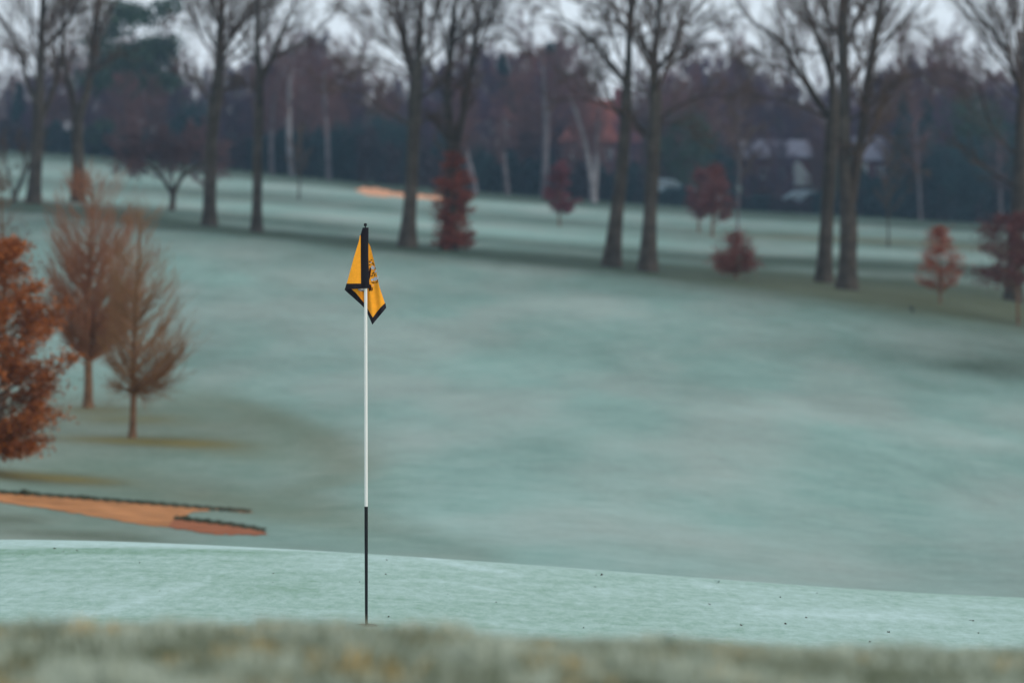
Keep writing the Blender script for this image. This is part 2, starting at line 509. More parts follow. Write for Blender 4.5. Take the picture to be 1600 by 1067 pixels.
# putting green: a mown sheet just above the ground, its back fringe whiter with frost
gy = np.linspace(14.5, 27.5, 420); gu = np.linspace(-.32, .32, 860)
YY, UU = np.meshgrid(gy, gu, indexing='ij'); XX = UU * 24
edge = 0 * YY
px, _ = proj(XX, YY, zt(XX, YY))
ymax = np.interp(px, [-400, 0, 300, 560, 800, 1600, 2000], [26.6, 26.4, 26.0, 25.2, 24.9, 25.2, 25.4]) + .05 * np.sin(XX * 3)
YY = 14.5 + (YY - 14.5) / 13.0 * (ymax - 14.5)
ZZ = zt(XX, YY) + .006
V = np.stack([XX, YY, ZZ], -1).reshape(-1, 3)
px, py = proj(V[:, 0], V[:, 1], V[:, 2])
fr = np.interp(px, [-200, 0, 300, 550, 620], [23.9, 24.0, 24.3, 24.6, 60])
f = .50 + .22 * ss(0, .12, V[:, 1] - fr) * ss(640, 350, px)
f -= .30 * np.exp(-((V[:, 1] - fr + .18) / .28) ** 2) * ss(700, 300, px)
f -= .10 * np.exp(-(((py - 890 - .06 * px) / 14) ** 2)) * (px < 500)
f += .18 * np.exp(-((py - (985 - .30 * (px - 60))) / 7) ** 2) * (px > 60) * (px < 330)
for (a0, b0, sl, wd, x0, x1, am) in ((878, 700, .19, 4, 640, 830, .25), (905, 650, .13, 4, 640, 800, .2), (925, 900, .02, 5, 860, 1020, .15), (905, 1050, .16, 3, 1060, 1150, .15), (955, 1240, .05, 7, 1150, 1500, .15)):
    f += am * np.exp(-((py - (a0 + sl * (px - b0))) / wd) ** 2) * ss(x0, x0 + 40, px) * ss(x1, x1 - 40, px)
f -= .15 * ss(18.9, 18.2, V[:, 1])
g = np.zeros_like(f)
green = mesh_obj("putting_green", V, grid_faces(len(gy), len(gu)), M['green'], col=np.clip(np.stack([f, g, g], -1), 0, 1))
tag(green, kind="structure")

# ------------------------------------------------------------------ bunkers
def bunker(name, back, front, mat, label, sand_bulge, lip_h, lip_ranges, seg=240):
    """back and front: photo rows of the sand's two edges along px, met with the real terrain"""
    b = np.array(back, float); fr = np.array(front, float)
    x0, x1 = max(b[0, 0], fr[0, 0]), min(b[-1, 0], fr[-1, 0])
    xs = np.linspace(x0, x1, seg)
    nr = 14
    rows = []
    nb = np.interp(xs, b[:, 0], b[:, 1]) + .7 * np.sin(xs * .35) + .5 * np.sin(xs * .83 + 1)
    nf = np.interp(xs, fr[:, 0], fr[:, 1]) + np.convolve(rng.normal(size=seg + 4), np.ones(5) / 5, 'same')[2:-2] * 1.3
    Db = np.array([hit(x, y) for x, y in zip(xs, nb)]); Df = np.array([hit(x, y) for x, y in zip(xs, nf)])
    Db = np.maximum(Db, Df + .02)
    for k in range(nr):
        t = k / (nr - 1)
        D = Df + (Db - Df) * t
        a = (xs - CX) / FPX * D
        z = zt(a, D) + .008 + sand_bulge * t * (1 - t)
        rows.append(np.stack([a, D, z], -1))
    V = np.stack(rows).reshape(-1, 3)
    o = mesh_obj(name, V, grid_faces(nr, seg), mat)
    tag(o, kind="structure")
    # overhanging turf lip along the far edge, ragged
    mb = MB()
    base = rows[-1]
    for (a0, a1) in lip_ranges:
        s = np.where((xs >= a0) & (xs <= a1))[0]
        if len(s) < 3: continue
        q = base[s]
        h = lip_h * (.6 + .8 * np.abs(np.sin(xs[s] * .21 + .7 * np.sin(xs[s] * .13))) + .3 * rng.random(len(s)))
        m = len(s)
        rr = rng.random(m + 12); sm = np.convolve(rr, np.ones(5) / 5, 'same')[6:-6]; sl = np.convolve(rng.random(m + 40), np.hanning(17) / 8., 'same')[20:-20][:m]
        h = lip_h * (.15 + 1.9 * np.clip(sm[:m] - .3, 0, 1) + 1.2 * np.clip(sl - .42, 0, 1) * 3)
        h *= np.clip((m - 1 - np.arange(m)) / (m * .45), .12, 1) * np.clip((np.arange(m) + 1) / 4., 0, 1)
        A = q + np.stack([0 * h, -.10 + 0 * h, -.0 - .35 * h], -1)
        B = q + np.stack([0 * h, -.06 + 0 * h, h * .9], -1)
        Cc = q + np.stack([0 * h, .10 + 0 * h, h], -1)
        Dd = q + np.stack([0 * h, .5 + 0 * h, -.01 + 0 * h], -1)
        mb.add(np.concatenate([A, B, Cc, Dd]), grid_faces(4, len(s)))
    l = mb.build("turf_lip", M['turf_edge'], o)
    return o
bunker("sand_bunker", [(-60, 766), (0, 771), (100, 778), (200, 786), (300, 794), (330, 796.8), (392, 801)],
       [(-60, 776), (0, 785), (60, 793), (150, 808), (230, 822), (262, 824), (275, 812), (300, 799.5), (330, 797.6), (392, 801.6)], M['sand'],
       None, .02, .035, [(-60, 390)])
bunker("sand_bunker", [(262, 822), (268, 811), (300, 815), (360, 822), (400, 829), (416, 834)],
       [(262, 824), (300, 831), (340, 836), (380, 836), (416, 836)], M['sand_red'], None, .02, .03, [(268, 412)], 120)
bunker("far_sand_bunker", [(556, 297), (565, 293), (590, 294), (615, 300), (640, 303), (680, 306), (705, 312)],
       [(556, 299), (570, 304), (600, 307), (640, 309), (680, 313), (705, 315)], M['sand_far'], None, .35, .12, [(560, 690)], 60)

# ------------------------------------------------------------------ flagstick in the hole
DF = 20.4
PXF = 572.5
base = P(PXF, 977, DF)
base[2] = float(zt(base[0], base[1])) + .006
fs = empty("golf_flagstick", base, "amber flag with black border, limp on a thin white and black pole", "flagstick")
mpp = DF / FPX                        # metres per photo pixel at the flag

def fp(px, py, dy=0.0):
    """point on the flag's plane, relative to the stick's base, dy metres further away"""
    return P(np.asarray(px, float), np.asarray(py, float), DF + np.asarray(dy, float)) - base
def lathe(mb, x, y, prof, n=20):
    a = np.arange(n) / n * 2 * np.pi
    V = np.concatenate([np.stack([x + r * np.cos(a), y + r * np.sin(a), np.full(n, z)], -1) for r, z in prof])
    F = []
    for i in range(len(prof) - 1):
        for k in range(n):
            F.append((i * n + k, i * n + (k + 1) % n, (i + 1) * n + (k + 1) % n, (i + 1) * n + k))
    mb.add(V, F)
    mb.add(V[:n], [tuple(range(n))[::-1]]); mb.add(V[-n:], [tuple(range(n))])
ztop = float(fp(PXF, 356)[2]); zmid = float(fp(PXF, 791)[2]); rp_ = .0086
mb = MB(); lathe(mb, 0, 0, [(rp_, zmid), (rp_, ztop)]); mb.build("pole", M['white_paint'], fs)
mb = MB(); lathe(mb, 0, 0, [(.0070, -.10), (.0075, .02), (rp_ + .0006, .5), (rp_ + .0006, zmid)]); mb.build("lower_pole", M['black_paint'], fs)
mb = MB(); z0 = ztop
lathe(mb, -.001, 0, [(.003, z0 - .01), (.003, z0 + .008), (.0075, z0 + .009), (.0085, z0 + .013), (.0085, z0 + .019), (.0075, z0 + .0225), (.003, z0 + .024)])
mb.build("top_knob", M['black_paint'], fs)

def patch(mb, left, right, dfun, nr=40, ncx=24, thick=.0012):
    l = np.array(left, float); r = np.array(right, float)
    s = np.linspace(0, 1, nr)
    def par(a):
        c = np.concatenate([[0], np.cumsum(np.linalg.norm(np.diff(a, axis=0), axis=1))]); c /= c[-1]
        return np.interp(s, c, a[:, 0]), np.interp(s, c, a[:, 1])
    lx, ly = par(l); rx, ry = par(r)
    t = np.linspace(0, 1, ncx)[None, :]
    X = lx[:, None] * (1 - t) + rx[:, None] * t; Y = ly[:, None] * (1 - t) + ry[:, None] * t
    dd = dfun(X, Y)
    Vf = fp(X, Y, dd).reshape(-1, 3); Vb = fp(X, Y, dd + thick).reshape(-1, 3)
    mb.add(Vf, grid_faces(nr, ncx)); mb.add(Vb, grid_faces(nr, ncx)[:, ::-1])

def dB(X, Y):
    """folds of the hanging cloth behind the pole (metres from the pole's plane)"""
    k = np.clip((Y - 372) / 100., 0, 1.3)
    w = (X - 572.0)
    return .018 + k * (.013 * np.cos(w * .17 + .4) + .010 * np.sin(w * .36 - Y * .035)) + .0006 * np.abs(w) - .0000 * Y
def dA(X, Y):
    k = np.clip((Y - 372) / 75., 0, 1)
    return -.012 - .006 * k * np.sin((X - 541) * .16) - .0004 * (570 - X)
# back sheet, right lobe and lower point
mb = MB()
patch(mb, [(571, 370), (566, 410), (562, 444), (566, 470), (583, 497)],
          [(575, 378), (579, 386), (585, 410), (592.5, 447), (601.6, 474), (592, 484), (583, 498)], dB, 60, 40)
patch(mb, [(546.5, 450), (556, 459), (566, 472), (576, 488), (583, 497)],
          [(566, 444), (568, 452), (571, 462), (577, 480), (583, 496)], dB, 40, 20)
flag = mb.build("flag", M['flag_yellow'], fs)
mb = MB()   # front fold, left lobe
patch(mb, [(562.3, 368), (561, 376), (553, 402), (541.5, 444)], [(563.6, 368), (563.6, 376), (563.6, 402), (564, 444)], dA, 40, 16)
mb.build("front_fold", M['flag_yellow'], flag)
mb = MB()   # black border
patch(mb, [(541.4, 443.2), (538.6, 452.6)], [(577, 443.0), (577, 450.2)], lambda X, Y: dA(X, Y) - .0015, 8, 30)
patch(mb, [(538.4, 452.5), (541, 445.5), (547.5, 450.6)], [(538.4, 453), (546, 460), (552, 464.6)], lambda X, Y: dB(X, Y) - .002, 12, 10)
patch(mb, [(546.8, 449.8), (556.5, 458.3), (569, 473.5), (577, 487), (582.4, 496.3)],
          [(538.4, 453), (549, 462.5), (563, 475), (570, 482), (576, 494), (581.8, 507.4)], lambda X, Y: dB(X, Y) - .002, 40, 8)
patch(mb, [(582.4, 496.3), (590, 486), (595, 480), (601.8, 473.6)],
          [(581.8, 507.4), (589, 498.5), (597, 489), (603.6, 481), (602.3, 474)], lambda X, Y: dB(X, Y) - .002, 30, 8)
mb.build("border", M['flag_black'], flag)
# sleeve round the pole, swelling to the left where the hem is gathered
rows = []
for yy in np.linspace(355.8, 450.6, 40):
    xl = np.interp(yy, [355.8, 372, 395, 440, 450.6], [566.6, 561.8, 561.9, 562.2, 563.5]); xr = np.interp(yy, [355.8, 400, 445, 450.6], [576, 575.6, 577.2, 577.0])
    a = np.arange(24) / 24 * 2 * np.pi
    xx = (xl + xr) / 2 + (xr - xl) / 2 * np.cos(a); dd = -.002 + .0135 * np.sin(a)
    dd += .0012 * np.sin(xx * 1.3 + yy * .05)
    rows.append(fp(xx, np.full(24, yy), dd))
V = np.concatenate(rows); F = []
for i in range(39):
    for k in range(24): F.append((i * 24 + k, i * 24 + (k + 1) % 24, (i + 1) * 24 + (k + 1) % 24, (i + 1) * 24 + k))
mb = MB(); mb.add(V, F); mb.add(rows[0], [tuple(range(24))]); mb.add(rows[-1], [tuple(range(24))])
mb.build("sleeve", M['flag_black'], flag)
# crest printed on the cloth, seen edge on in its folds
gg = np.random.default_rng(3)
def crest(name, blobs, mat, off):
    mb = MB()
    for (x, y, rx, ry, rot) in blobs:
        n = 14; a = np.arange(n) / n * 2 * np.pi
        rr = 1 + .28 * gg.normal(size=n).clip(-1, 1)
        X = x + rr * (rx * np.cos(a) * math.cos(rot) - ry * np.sin(a) * math.sin(rot))
        Y = y + rr * (rx * np.cos(a) * math.sin(rot) + ry * np.sin(a) * math.cos(rot))
        X = np.append(X, x); Y = np.append(Y, y)
        mb.add(fp(X, Y, dB(X, Y) - off), [(i, (i + 1) % n, n) for i in range(n)])
    mb.build(name, mat, flag)
crest("crest", [(582.5, 418.5, 3.6, 3.0, .3), (586, 436, 3.8, 2.6, -.3), (582, 437, 2.2, 2.0, 0), (587, 424, 1.3, 2.2, .2), (590, 434, 1.2, 2.6, .2), (579.5, 410.5, 1.2, 1.0, 0), (583, 446, .9, .6, 0)], M['crest_white'], .0022)
crest("crest", [(564, 451.8, 5, 3.4, .3)], M['crest_white'], .0022)
crest("crest_outline", [(577.5, 428, 2.2, 9, .1), (578, 449, 2.4, 5, .1), (578, 409, 1.5, 1.0, .5), (580.5, 406.5, 1.6, .7, -.4), (582.5, 411.5, 1.7, .7, .5), (578, 414, 1.2, 1.0, 0), (583, 427, 2.0, .8, -.6), (585.5, 429.5, .8, 2.2, .4), (581, 431, 1.0, 2.0, .7),
      (588.5, 441, 2.4, .7, -.5), (582.5, 441.5, 2.6, .7, .3), (581.5, 452, .8, 2.6, .2), (558, 450, .8, 1.6, .6), (566, 454.6, 3.4, .6, .2), (579, 421, .9, 1.8, .1), (586.3, 419.5, .6, 1.6, 0), (590, 438.5, .7, 1.5, 0), (584, 413.8, 1.3, .5, .7)], M['crest_dark'], .0030)
# the hole
cup = empty("golf_hole", base, "small dark hole cut in the green round the foot of the flagstick", "hole")
mb = MB(); a = np.arange(32) / 32 * 2 * np.pi
V = np.concatenate([np.stack([.054 * np.cos(a), .054 * np.sin(a), .0035 + 0 * a], -1), np.stack([.062 * np.cos(a), .062 * np.sin(a), -.002 + 0 * a], -1), np.stack([.05 * np.cos(a), .05 * np.sin(a), .001 + 0 * a], -1)])
mb.add(V, [(k, (k + 1) % 32, 32 + (k + 1) % 32, 32 + k) for k in range(32)] + [(64 + k, 64 + (k + 1) % 32, (k + 1) % 32, k) for k in range(32)])
mb.add(V[64:], [tuple(range(32))])
mb.build("cup_liner", M['cup'], cup)

# ------------------------------------------------------------------ loose leaves on the green and the slope
def leaf_mesh(s, g):
    n = 9; a = np.linspace(0, 2 * np.pi, n, endpoint=False)
    r = s * (1 + .25 * g.normal(size=n).clip(-1, 1))
    V = np.stack([r * np.cos(a), .6 * r * np.sin(a), s * (.25 + .35 * np.cos(a * 2) + .3 * g.random(n))], -1)
    V = np.vstack([V, [0, 0, .12 * s]])
    return V, np.array([(i, (i + 1) % n, n) for i in range(n)])
M['dead_leaf'] = simple('dead_leaf', (.05, .03, .022), .8, .3, 40, .2)
M['dark_clump'] = simple('dark_clump', (.02, .07, .06), .8, .3, 40, .2)
lv, lf = leaf_mesh(.011, rng)
leaf0 = None
ORDL = ['first','second','third','fourth','fifth','sixth','seventh','eighth','ninth','tenth','eleventh','twelfth','thirteenth','fourteenth','fifteenth','sixteenth','seventeenth','eighteenth','nineteenth','twentieth','twenty-first','twenty-second','twenty-third','twenty-fourth','twenty-fifth','twenty-sixth','twenty-seventh','twenty-eighth','twenty-ninth','thirtieth','thirty-first','thirty-second']
spots = [(85, 859, .9), (121, 862, .8), (36, 868, .6), (99, 864, .6), (218, 881, .6), (427, 898, .6), (426, 912, .5), (605, 877, 1.), (603, 899, .7), (562, 911, .5), (607, 966, .8),
         (940, 900.5, 1.2), (931, 900.5, .7), (930, 919, .7), (899, 954, .5), (912, 983, .6), (1054, 995, .6), (1109, 946, 1.), (1159, 979, 1.1), (1227, 977, 1.), (1260, 967, .8), (1277, 928.5, .6),
         (1219, 935, .8), (1388, 990, 1.), (1392, 934, .6), (1520, 972, .9), (1529, 991, .6), (1359, 1005, .8), (1516, 971, .5), (775, 943, .6), (250, 925, .4), (700, 930, .5)]
for i, (x, y, s) in enumerate(sorted(spots)):
    D = hit(x, y, 18.2, 25.2)
    o = mesh_obj("fallen_leaf", lv, lf, M['dead_leaf'], smooth=False) if leaf0 is None else leaf0.copy()
    if leaf0 is None: leaf0 = o
    else: COL.objects.link(o)
    a, b = ray(x, y)
    o.location = (a * D, D, float(zt(a * D, D)) + .007); o.rotation_euler = (0, 0, rng.random() * 6.28); o.scale = (s, s, s * 1.3)
    tag(o, "%s tiny dark dead leaf from the left, lying on the frosted green" % ORDL[i], "leaf", "dead leaves scattered on the green")
D = hit(1121, 912, 20, 25.2); a, b = ray(1121, 912)
V, F = leaf_mesh(.017, rng); V = np.vstack([V, V * [1, 1, .3] + [0, 0, .012]]); F = np.vstack([F, F + 10])
o = mesh_obj("grass_clump", V, F, M['dark_clump'], smooth=False); o.location = (a * D, D, float(zt(a * D, D)) + .008)
tag(o, "small dark teal tuft on the back edge of the green", "tuft")

# bird on the far edge of the fairway
D = hit(1425, 491); a, b = ray(1425, 491); gz = float(zt(a * D, D))
bird = empty("bird", (a * D, D, gz), "small dark bird standing on the thin turf near the leftmost russet sapling at right", "bird")
bird["label"] = "small dark bird standing on the fairway below the orange-leaved sapling"
prof = [(-.11, .17, .012), (-.08, .165, .03), (-.03, .155, .055), (.03, .15, .06), (.075, .165, .048), (.10, .195, .032), (.115, .22, .03), (.135, .225, .026), (.15, .218, .010), (.175, .212, .003)]
V = []; n = 12; aa = np.arange(n) / n * 2 * np.pi
for (x, z, r) in prof: V.append(np.stack([np.full(n, x) - .0, r * .85 * np.cos(aa), z + r * np.sin(aa)], -1))
V = np.concatenate(V); F = [(i * n + k, i * n + (k + 1) % n, (i + 1) * n + (k + 1) % n, (i + 1) * n + k) for i in range(len(prof) - 1) for k in range(n)]
mb = MB(); mb.add(V, F)
mb.add([(-.10, -.02, .18), (-.10, .02, .18), (-.22, .025, .15), (-.22, -.025, .15), (-.10, 0, .165), (-.22, 0, .14)], [(0, 1, 2, 3), (0, 3, 5, 4), (1, 4, 5, 2)])
for s in (-1, 1):
    pl, fl = tubes(np.array([[[.01, s * .025, .12], [.015, s * .025, .06], [.01, s * .025, 0.0]]]), np.array([[.008, .005, .005]]), 6); mb.add(pl, fl)
bd = mb.build("body", M['feather'], bird); bd.rotation_euler = (0, 0, R(100))

# ------------------------------------------------------------------ big bare trees of the tree line
def px_poly(pts, D, g, n=16, spread=.45, d0=0.0):
    """limb given by photo points and pixel widths, leaning toward or away from the viewer as it goes"""
    p = np.array([q[:2] for q in pts], float); w = np.array([q[2] for q in pts], float)
    if w[0] <= 7.5 and D > 85: w = w * .68
    s = np.concatenate([[0], np.cumsum(np.linalg.norm(np.diff(p, axis=0), axis=1))]) * D / FPX
    lean = g.uniform(-spread, spread)
    dep = D + d0 + lean * s
    P3 = np.array([P(p[i, 0], p[i, 1], dep[i]) for i in range(len(p))])
    rad = w * .5 * dep / FPX
    return resample(P3, rad, n)

def merge(lst):
    V, F, n = [], [], 0
    for v, f in lst: V.append(v); F.append(f + n); n += len(v)
    return np.concatenate(V), np.concatenate(F)

def roots_flare(P3, R3):
    R3 = R3.copy(); R3[0] *= 1.35; R3[1] *= 1.08
    P3 = P3.copy(); P3[0, 2] -= .12
    return P3, R3

def big_tree(trunk, limbs, seed, label, name="bare_tree", k=(7, 6, 6), dens=1.0, group="tall bare trees along the edge of the fairway", tips=4, tw=1.0):
    g = np.random.default_rng(seed)
    D = hit(trunk[0][0], trunk[0][1], 60)
    T, TR = px_poly(trunk, D, g, 26, .02)
    b = P(trunk[0][0], trunk[0][1], D); b[2] = float(zt(b[0], b[1]))
    root = empty(name, b, label, "tree", group)
    T0, TR0 = roots_flare(T, TR)
    V, F = tubes(T0[None], TR0[None], 14)
    V += (.02 * np.sin(V[:, 2:3] * 3 + np.arctan2(V[:, 1:2] - b[1], V[:, 0:1] - b[0]) * 5)) * np.array([1, 1, 0]) * .5
    mesh_obj("trunk", V, F, M['bark'], root, loc=b)
    LP, LR = [], []
    for lb in limbs:
        q, r = px_poly(lb, D, g, 16, .35); LP.append(q); LR.append(r)
    # more limbs that sweep toward and away from the viewer, springing from the upper trunk
    up_i = np.where(T[:, 2] > T[0, 2] + 4.2)[0]
    tp = T[up_i[0]:]; tr = TR[up_i[0]:]
    tp, tr = resample(tp, tr, 16)
    nx = int(6 * dens)
    e, er = spawn(tp[None], tr[None], nx, .03, .9, 42, 1, 1.3, 16, .30, g, .55, .15, L=4.2 * tw, rmin=.012, wob=.07)
    if LP:
        LP = np.concatenate([np.array(LP), e]); LR = np.concatenate([np.array(LR), er])
    else: LP, LR = e, er
    V, F = tubes(LP, LR, 8); mesh_obj("limbs", V, F, M['limb'], root, loc=b)
    AP = np.concatenate([LP, tp[None]]); AR = np.concatenate([LR, tr[None]])
    A, Ar = spawn(AP, AR, int((k[0] + 2) * dens), .12, .98, 34, .46, .45, 10, .36, g, .45, .3, rmin=.008, wob=.07)
    B, Br = spawn(A, Ar, k[1] + 2, .12, .98, 34, .50, .3, 7, .55, g, .5, .4, rmin=.005, wob=.08)
    Cc, Cr = spawn(B, Br, k[2] + 3, .1, 1, 30, .62, .2, 5, .75, g, .4, .6, rmin=.0036, wob=.08)
    m1 = tubes(A, Ar, 5); m2 = tubes(B, Br, 4); m3 = tubes(Cc, Cr, 3)
    V, F = merge([m1, m2, m3]); mesh_obj("twigs", V, F, M['twig'], root, loc=b)
    return root

big_tree([(52, 318, 22), (56, 260, 19), (59, 200, 19), (61, 150, 17), (63, 110, 14), (65, 60, 12), (68, 0, 11), (66, -120, 7), (70, -260, 3)],
  [[(58, 165, 9), (42, 125, 8), (32, 85, 7), (15, 50, 5), (-15, 10, 4), (-40, -60, 2)], [(66, 185, 8), (80, 150, 8), (92, 110, 7), (97, 60, 5), (100, 0, 4), (104, -80, 2)],
   [(63, 115, 6), (85, 100, 5), (112, 92, 3), (140, 86, 2)], [(66, 78, 8), (95, 48, 7), (115, 20, 6), (128, -10, 4), (140, -80, 2)], [(67, 50, 5), (95, 28, 4), (130, 15, 3), (160, 8, 2)],
   [(62, 120, 5), (50, 60, 4), (48, 0, 3), (40, -80, 2)], [(60, 140, 5), (38, 95, 4), (8, 75, 3), (-20, 100, 2)]],
  11, "leftmost tall bare tree, dark trunk forking low above the pale field")
big_tree([(122, 316, 20), (122, 250, 19), (121, 200, 18), (124, 180, 14), (134, 150, 12), (141, 110, 11), (147, 60, 11), (152, 20, 10), (158, -60, 7), (166, -220, 3)],
  [[(120, 200, 12), (113, 150, 11), (103, 112, 8), (98, 70, 6), (97, 0, 5), (92, -100, 3)], [(131, 150, 6), (150, 105, 5), (172, 92, 4), (205, 84, 2)],
   [(147, 60, 5), (170, 20, 4), (200, -20, 3), (230, -80, 2)], [(104, 115, 5), (85, 80, 4), (70, 30, 3), (60, -50, 2)], [(144, 90, 4), (130, 50, 4), (120, 0, 3), (112, -80, 2)]],
  12, "tall bare tree whose trunk rises behind the tips of the tallest young tree")
big_tree([(327, 353, 22), (328, 300, 20), (330, 230, 18), (333, 190, 18), (336, 165, 21), (341, 120, 17), (344, 80, 14), (345, 30, 12), (348, -50, 9), (350, -250, 3)],
  [[(334, 165, 7), (315, 140, 6), (298, 122, 4), (270, 108, 2)], [(345, 88, 8), (365, 55, 7), (385, 30, 6), (400, 0, 5), (415, -60, 2)], [(346, 65, 6), (372, 35, 5), (395, 15, 3), (420, -10, 2)],
   [(344, 50, 6), (330, 5, 5), (320, -60, 2)], [(343, 70, 5), (318, 45, 4), (290, 35, 3), (262, 30, 2)], [(342, 95, 5), (322, 70, 4), (300, 20, 3), (285, -40, 2)], [(340, 130, 5), (358, 100, 4), (388, 80, 2), (410, 75, 1.5)], [(337, 160, 5), (352, 140, 4), (380, 125, 2)]],
  13, "tall bare tree with swollen trunk fork, right of the low spreading tree", dens=1.25)
big_tree([(401, 363, 17), (402, 290, 15), (403, 220, 14), (405, 160, 15), (404, 100, 11), (401, 60, 8), (403, 20, 7), (410, -40, 5), (412, -220, 2)],
  [[(407, 130, 8), (425, 90, 7), (440, 50, 6), (455, 20, 4), (470, -40, 2)], [(409, 110, 6), (440, 82, 5), (475, 64, 4), (505, 40, 3), (530, 15, 2)], [(403, 110, 6), (390, 70, 4), (375, 40, 3), (362, -20, 2)],
   [(402, 70, 4), (415, 30, 3), (430, -30, 2)], [(404, 150, 5), (385, 130, 3), (362, 122, 2)]],
  14, "slimmest tall bare tree, standing just left of the flag", dens=1.15)
big_tree([(636, 386, 26), (640, 330, 22), (644, 260, 19), (647, 200, 20), (649, 150, 21), (652, 110, 19), (654, 80, 10), (657, 40, 8), (660, 0, 7), (662, -80, 5), (660, -250, 2)],
  [[(650, 118, 9), (635, 75, 8), (628, 40, 6), (620, 5, 5), (610, -60, 2)], [(650, 114, 5), (620, 85, 4), (585, 55, 3.5), (560, 30, 3), (525, 5, 2)], [(645, 200, 6), (615, 180, 5), (590, 165, 4), (560, 145, 3), (515, 128, 2)],
   [(655, 100, 7), (670, 60, 6), (685, 20, 5), (697, -50, 2)], [(657, 152, 7), (690, 130, 6), (704, 108, 3)], [(655, 105, 6), (680, 85, 5), (707, 63, 3), (730, 50, 2)],
   [(650, 116, 4), (600, 95, 3), (560, 88, 3), (528, 96, 2)], [(655, 85, 6), (660, 50, 7), (655, 10, 4), (645, -60, 2)], [(650, 116, 4), (612, 60, 3), (575, 22, 2.5), (545, 20, 1.5)], [(648, 120, 4), (590, 110, 3), (560, 112, 2), (530, 122, 1.5)],
   [(645, 205, 6), (670, 185, 5), (695, 215, 4), (712, 235, 3)]],
  15, "tall bare tree right of the flag with a fan of thin branches at its fork", k=(8, 6, 6))
big_tree([(702, 390, 24), (703, 330, 22), (706, 270, 21), (708, 240, 20), (703, 205, 13), (700, 170, 12), (700, 130, 11), (704, 80, 10), (708, 50, 10), (712, 0, 7), (716, -80, 5), (718, -240, 2)],
  [[(710, 240, 13), (722, 185, 11), (730, 140, 9), (738, 90, 8), (748, 30, 6), (762, -50, 3)], [(706, 60, 6), (722, 30, 5), (735, 0, 4), (745, -60, 2)], [(733, 120, 6), (752, 75, 5), (768, 30, 4), (785, -30, 2)],
   [(704, 80, 5), (725, 50, 4), (760, 38, 3), (800, 40, 2)], [(738, 80, 5), (765, 60, 4), (800, 62, 3), (830, 85, 2)], [(703, 95, 4), (690, 50, 3), (684, 0, 2)], [(700, 160, 5), (720, 130, 4), (742, 118, 2)],
   [(746, 40, 4), (775, 8, 3), (812, 0, 2), (840, 10, 1.5)], [(706, 238, 7), (690, 200, 5), (668, 180, 3)]],
  16, "tall bare forked tree rising behind the red column of leaves", k=(8, 6, 6))
big_tree([(955, 417, 28), (962, 350, 22), (970, 280, 19), (976, 210, 18), (979, 150, 18), (981, 120, 14), (983, 60, 9), (986, 20, 12), (988, -40, 8), (990, -250, 2)],
  [[(979, 132, 8), (955, 105, 7), (930, 70, 6), (905, 45, 4), (880, 30, 3), (845, 26, 2)], [(975, 182, 7), (940, 162, 5), (900, 154, 3), (865, 160, 2)], [(983, 48, 5), (960, 25, 4), (930, 10, 3), (890, 2, 2)],
   [(981, 130, 4), (1000, 140, 4), (1015, 152, 3), (1030, 165, 2)], [(984, 56, 5), (1000, 66, 4), (1012, 88, 3)], [(986, 15, 8), (1000, -25, 6), (1012, -100, 2)], [(985, 15, 7), (972, -30, 5), (960, -110, 2)],
   [(980, 135, 4), (940, 122, 3), (905, 116, 2), (878, 122, 1.5)], [(979, 130, 5), (948, 90, 4), (915, 72, 3), (880, 66, 2)], [(982, 62, 3), (950, 52, 2.5), (925, 60, 1.5)], [(983, 45, 4), (950, 28, 3), (915, 28, 2)]],
  17, "left tree of the close pair of tall bare trees, trunk leaning right", k=(7, 6, 6))
big_tree([(1012, 424, 28), (1015, 350, 22), (1019, 280, 20), (1022, 220, 20), (1024, 160, 19), (1022, 110, 16), (1022, 85, 12), (1028, 50, 9), (1030, 10, 8), (1032, -60, 5), (1036, -240, 2)],
  [[(1021, 100, 8), (1010, 75, 6), (1000, 58, 4), (985, 50, 2)], [(1025, 108, 8), (1045, 85, 6), (1065, 45, 5), (1085, 20, 4), (1112, -20, 2)], [(1028, 190, 6), (1062, 165, 5), (1100, 150, 4), (1150, 152, 2)],
   [(1018, 225, 7), (1004, 205, 7), (986, 185, 6), (980, 180, 3)], [(1024, 110, 6), (1052, 98, 5), (1085, 75, 4), (1120, 65, 2)], [(1029, 60, 6), (1045, 30, 5), (1060, -10, 3), (1070, -70, 2)], [(1027, 60, 5), (1015, 25, 4), (1008, -40, 2)],
   [(1030, 55, 4), (1060, 40, 3), (1090, 33, 2), (1140, 38, 1.5)], [(1026, 100, 4), (1068, 85, 3), (1100, 50, 2.5), (1140, 35, 1.5)], [(1028, 190, 4), (1075, 200, 3), (1110, 230, 2)]],
  18, "right tree of the close pair, with a pale broken limb on its left", k=(8, 6, 6))
